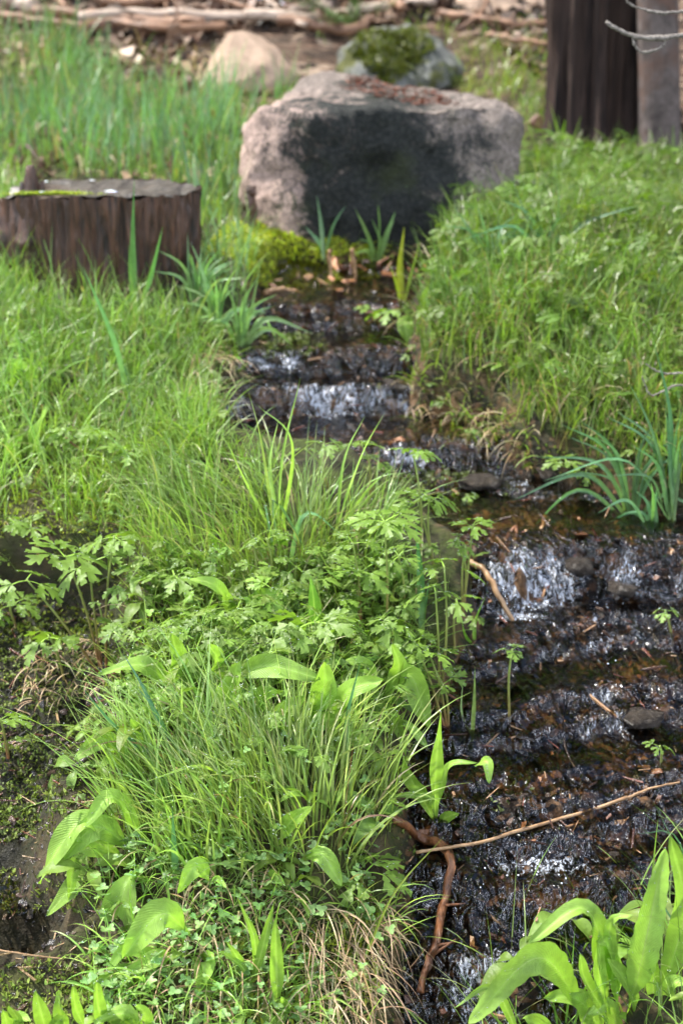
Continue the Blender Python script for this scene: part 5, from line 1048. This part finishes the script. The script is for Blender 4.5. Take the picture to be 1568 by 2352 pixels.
tag(b.build('unseen_woodland', M_moss, own=False), 'unseen dark conifers added beyond the logs to darken the stream reflections', 'unseen_woodland', kind='stuff')
# lichened dead branch hanging into the frame at the upper right
yB = 3.3
br = thing('dead_branch', pt(1640, 70, yB), 'bare lichened dead branch reaching in from the upper right with a hooked tip', 'branch')
def bpart(pxs, r0, r1, name='twig', seed=0, n=40, knob=.5):
    P = spline([pt(u, v, yB) for u, v in pxs], n)+rng.normal(0, .0006, (n, 3)); b = B(); R = np.linspace(r0, r1, n)*(1+knob*np.clip(fbm(np.arange(n)*.5+seed, np.arange(n)*0., 2), 0, 1)); add_tube(b, P, R, np.ones(3), 8, rough=.2, seed=seed); return b.build(name, M_twig, br)
bpart([(1760,70),(1640,78),(1568,80),(1520,88),(1460,84),(1415,66),(1392,50)], .0055, .0034, 'limb', 1)
bpart([(1454,80),(1458,105),(1475,120),(1505,115),(1524,102),(1526,92)], .0028, .0018, 'twig', 2)
br2 = thing('dead_branch', pt(1640, 20, yB), 'thin bare twig crossing the top right corner above the hooked branch', 'branch'); br = br2
bpart([(1720,40),(1568,28),(1520,30),(1480,22),(1445,8),(1420,-30)], .0030, .0018, 'twig', 3)
yB = 2.95
br = thing('dead_branch', pt(1640, 880, yB), 'forked bare twig at the right edge in front of the far bank', 'branch')
bpart([(1700,870),(1568,858),(1530,858),(1500,848),(1482,835)], .0018, .0012, 'twig', 4); bpart([(1720,900),(1568,885),(1530,895),(1495,908),(1480,880),(1473,865)], .0018, .0012, 'twig', 5)
# green conifer sprig on the far slope
sp = at(800, 70); seed_ = thing('conifer_seedling', sp, 'low green conifer seedling among the logs above the big boulder', 'seedling'); b = B(); b2 = B(); n = 500; add_tube(b2, [sp-[0, 0, .02], sp+[0, 0, .06], sp+[.01, 0, .12]], [.008, .006, .003], np.array([.08, .05, .03]), 6)
for k in range(7):
    az = rng.uniform(0, 6.28); p1 = sp+np.array([math.cos(az)*.3, math.sin(az)*.2, rng.uniform(.05, .25)]); f = rng.random(90)[:, None]; add_tube(b2, [sp, (sp+p1)/2+[0, 0, .02], p1], [.005, .004, .002], np.array([.08, .05, .03]), 5); base = sp+(p1-sp)*f+rng.normal(0, .012, (90, 3))
    V, F, C = blades(base, rng.uniform(.03, .06, 90), rng.uniform(.004, .008, 90), rng.uniform(0, 6.28, 90), rng.uniform(.4, 1.4, 90), rng.uniform(0, .5, 90), 2, col=gcol(90, np.array([.06, .11, .03]), np.array([.10, .17, .04])), three=False); b.add(V, F, C)
b.build('foliage', M_moss, seed_); b2.build('stem', M_stem, seed_)

# ------------------------------------------------------------------ dew drops
ico = np.array([[0, 0, 1]]+[[math.cos(a)*.894, math.sin(a)*.894, .447] for a in np.arange(5)*1.2566]+[[math.cos(a)*.894, math.sin(a)*.894, -.447] for a in np.arange(5)*1.2566+.6283]+[[0, 0, -1]])
iF = np.array([[0, 1+k, 1+(k+1) % 5] for k in range(5)]+[[1+k, 6+k, 1+(k+1) % 5] for k in range(5)]+[[1+(k+1) % 5, 6+k, 6+(k+1) % 5] for k in range(5)]+[[11, 6+(k+1) % 5, 6+k] for k in range(5)])
Pd = np.concatenate(DROPS); sz = np.clip(np.exp(rng.normal(math.log(.0009), .35, len(Pd))), .0003, .0015)
V = ico[None]*sz[:, None, None]*[1, 1, .8]+Pd[:, None]; F = (iF[None]+(np.arange(len(Pd))*12)[:, None, None]).reshape(-1, 3)
tag(obj('dew_drops', V.reshape(-1, 3), F, M_drop, own=False), 'tiny water drops beading on the leaves and blades', 'water drops', kind='stuff'); print('drops', len(Pd))

sz = rng.uniform(.0006, .0017, len(BUB)); V = ico[None]*sz[:, None, None]+BUB[:, None]; F = (iF[None]+(np.arange(len(BUB))*12)[:, None, None]).reshape(-1, 3)
M_foam, Nf, Lf, Pf = mat_new('foam'); Pf.inputs['Base Color'].default_value = (.78, .82, .88, 1); Pf.inputs['Roughness'].default_value = .15
tag(obj('foam_bubbles', V.reshape(-1, 3), F, M_foam, own=False), 'white bubbles and splash drops at the foot of the little falls', 'foam', kind='stuff')
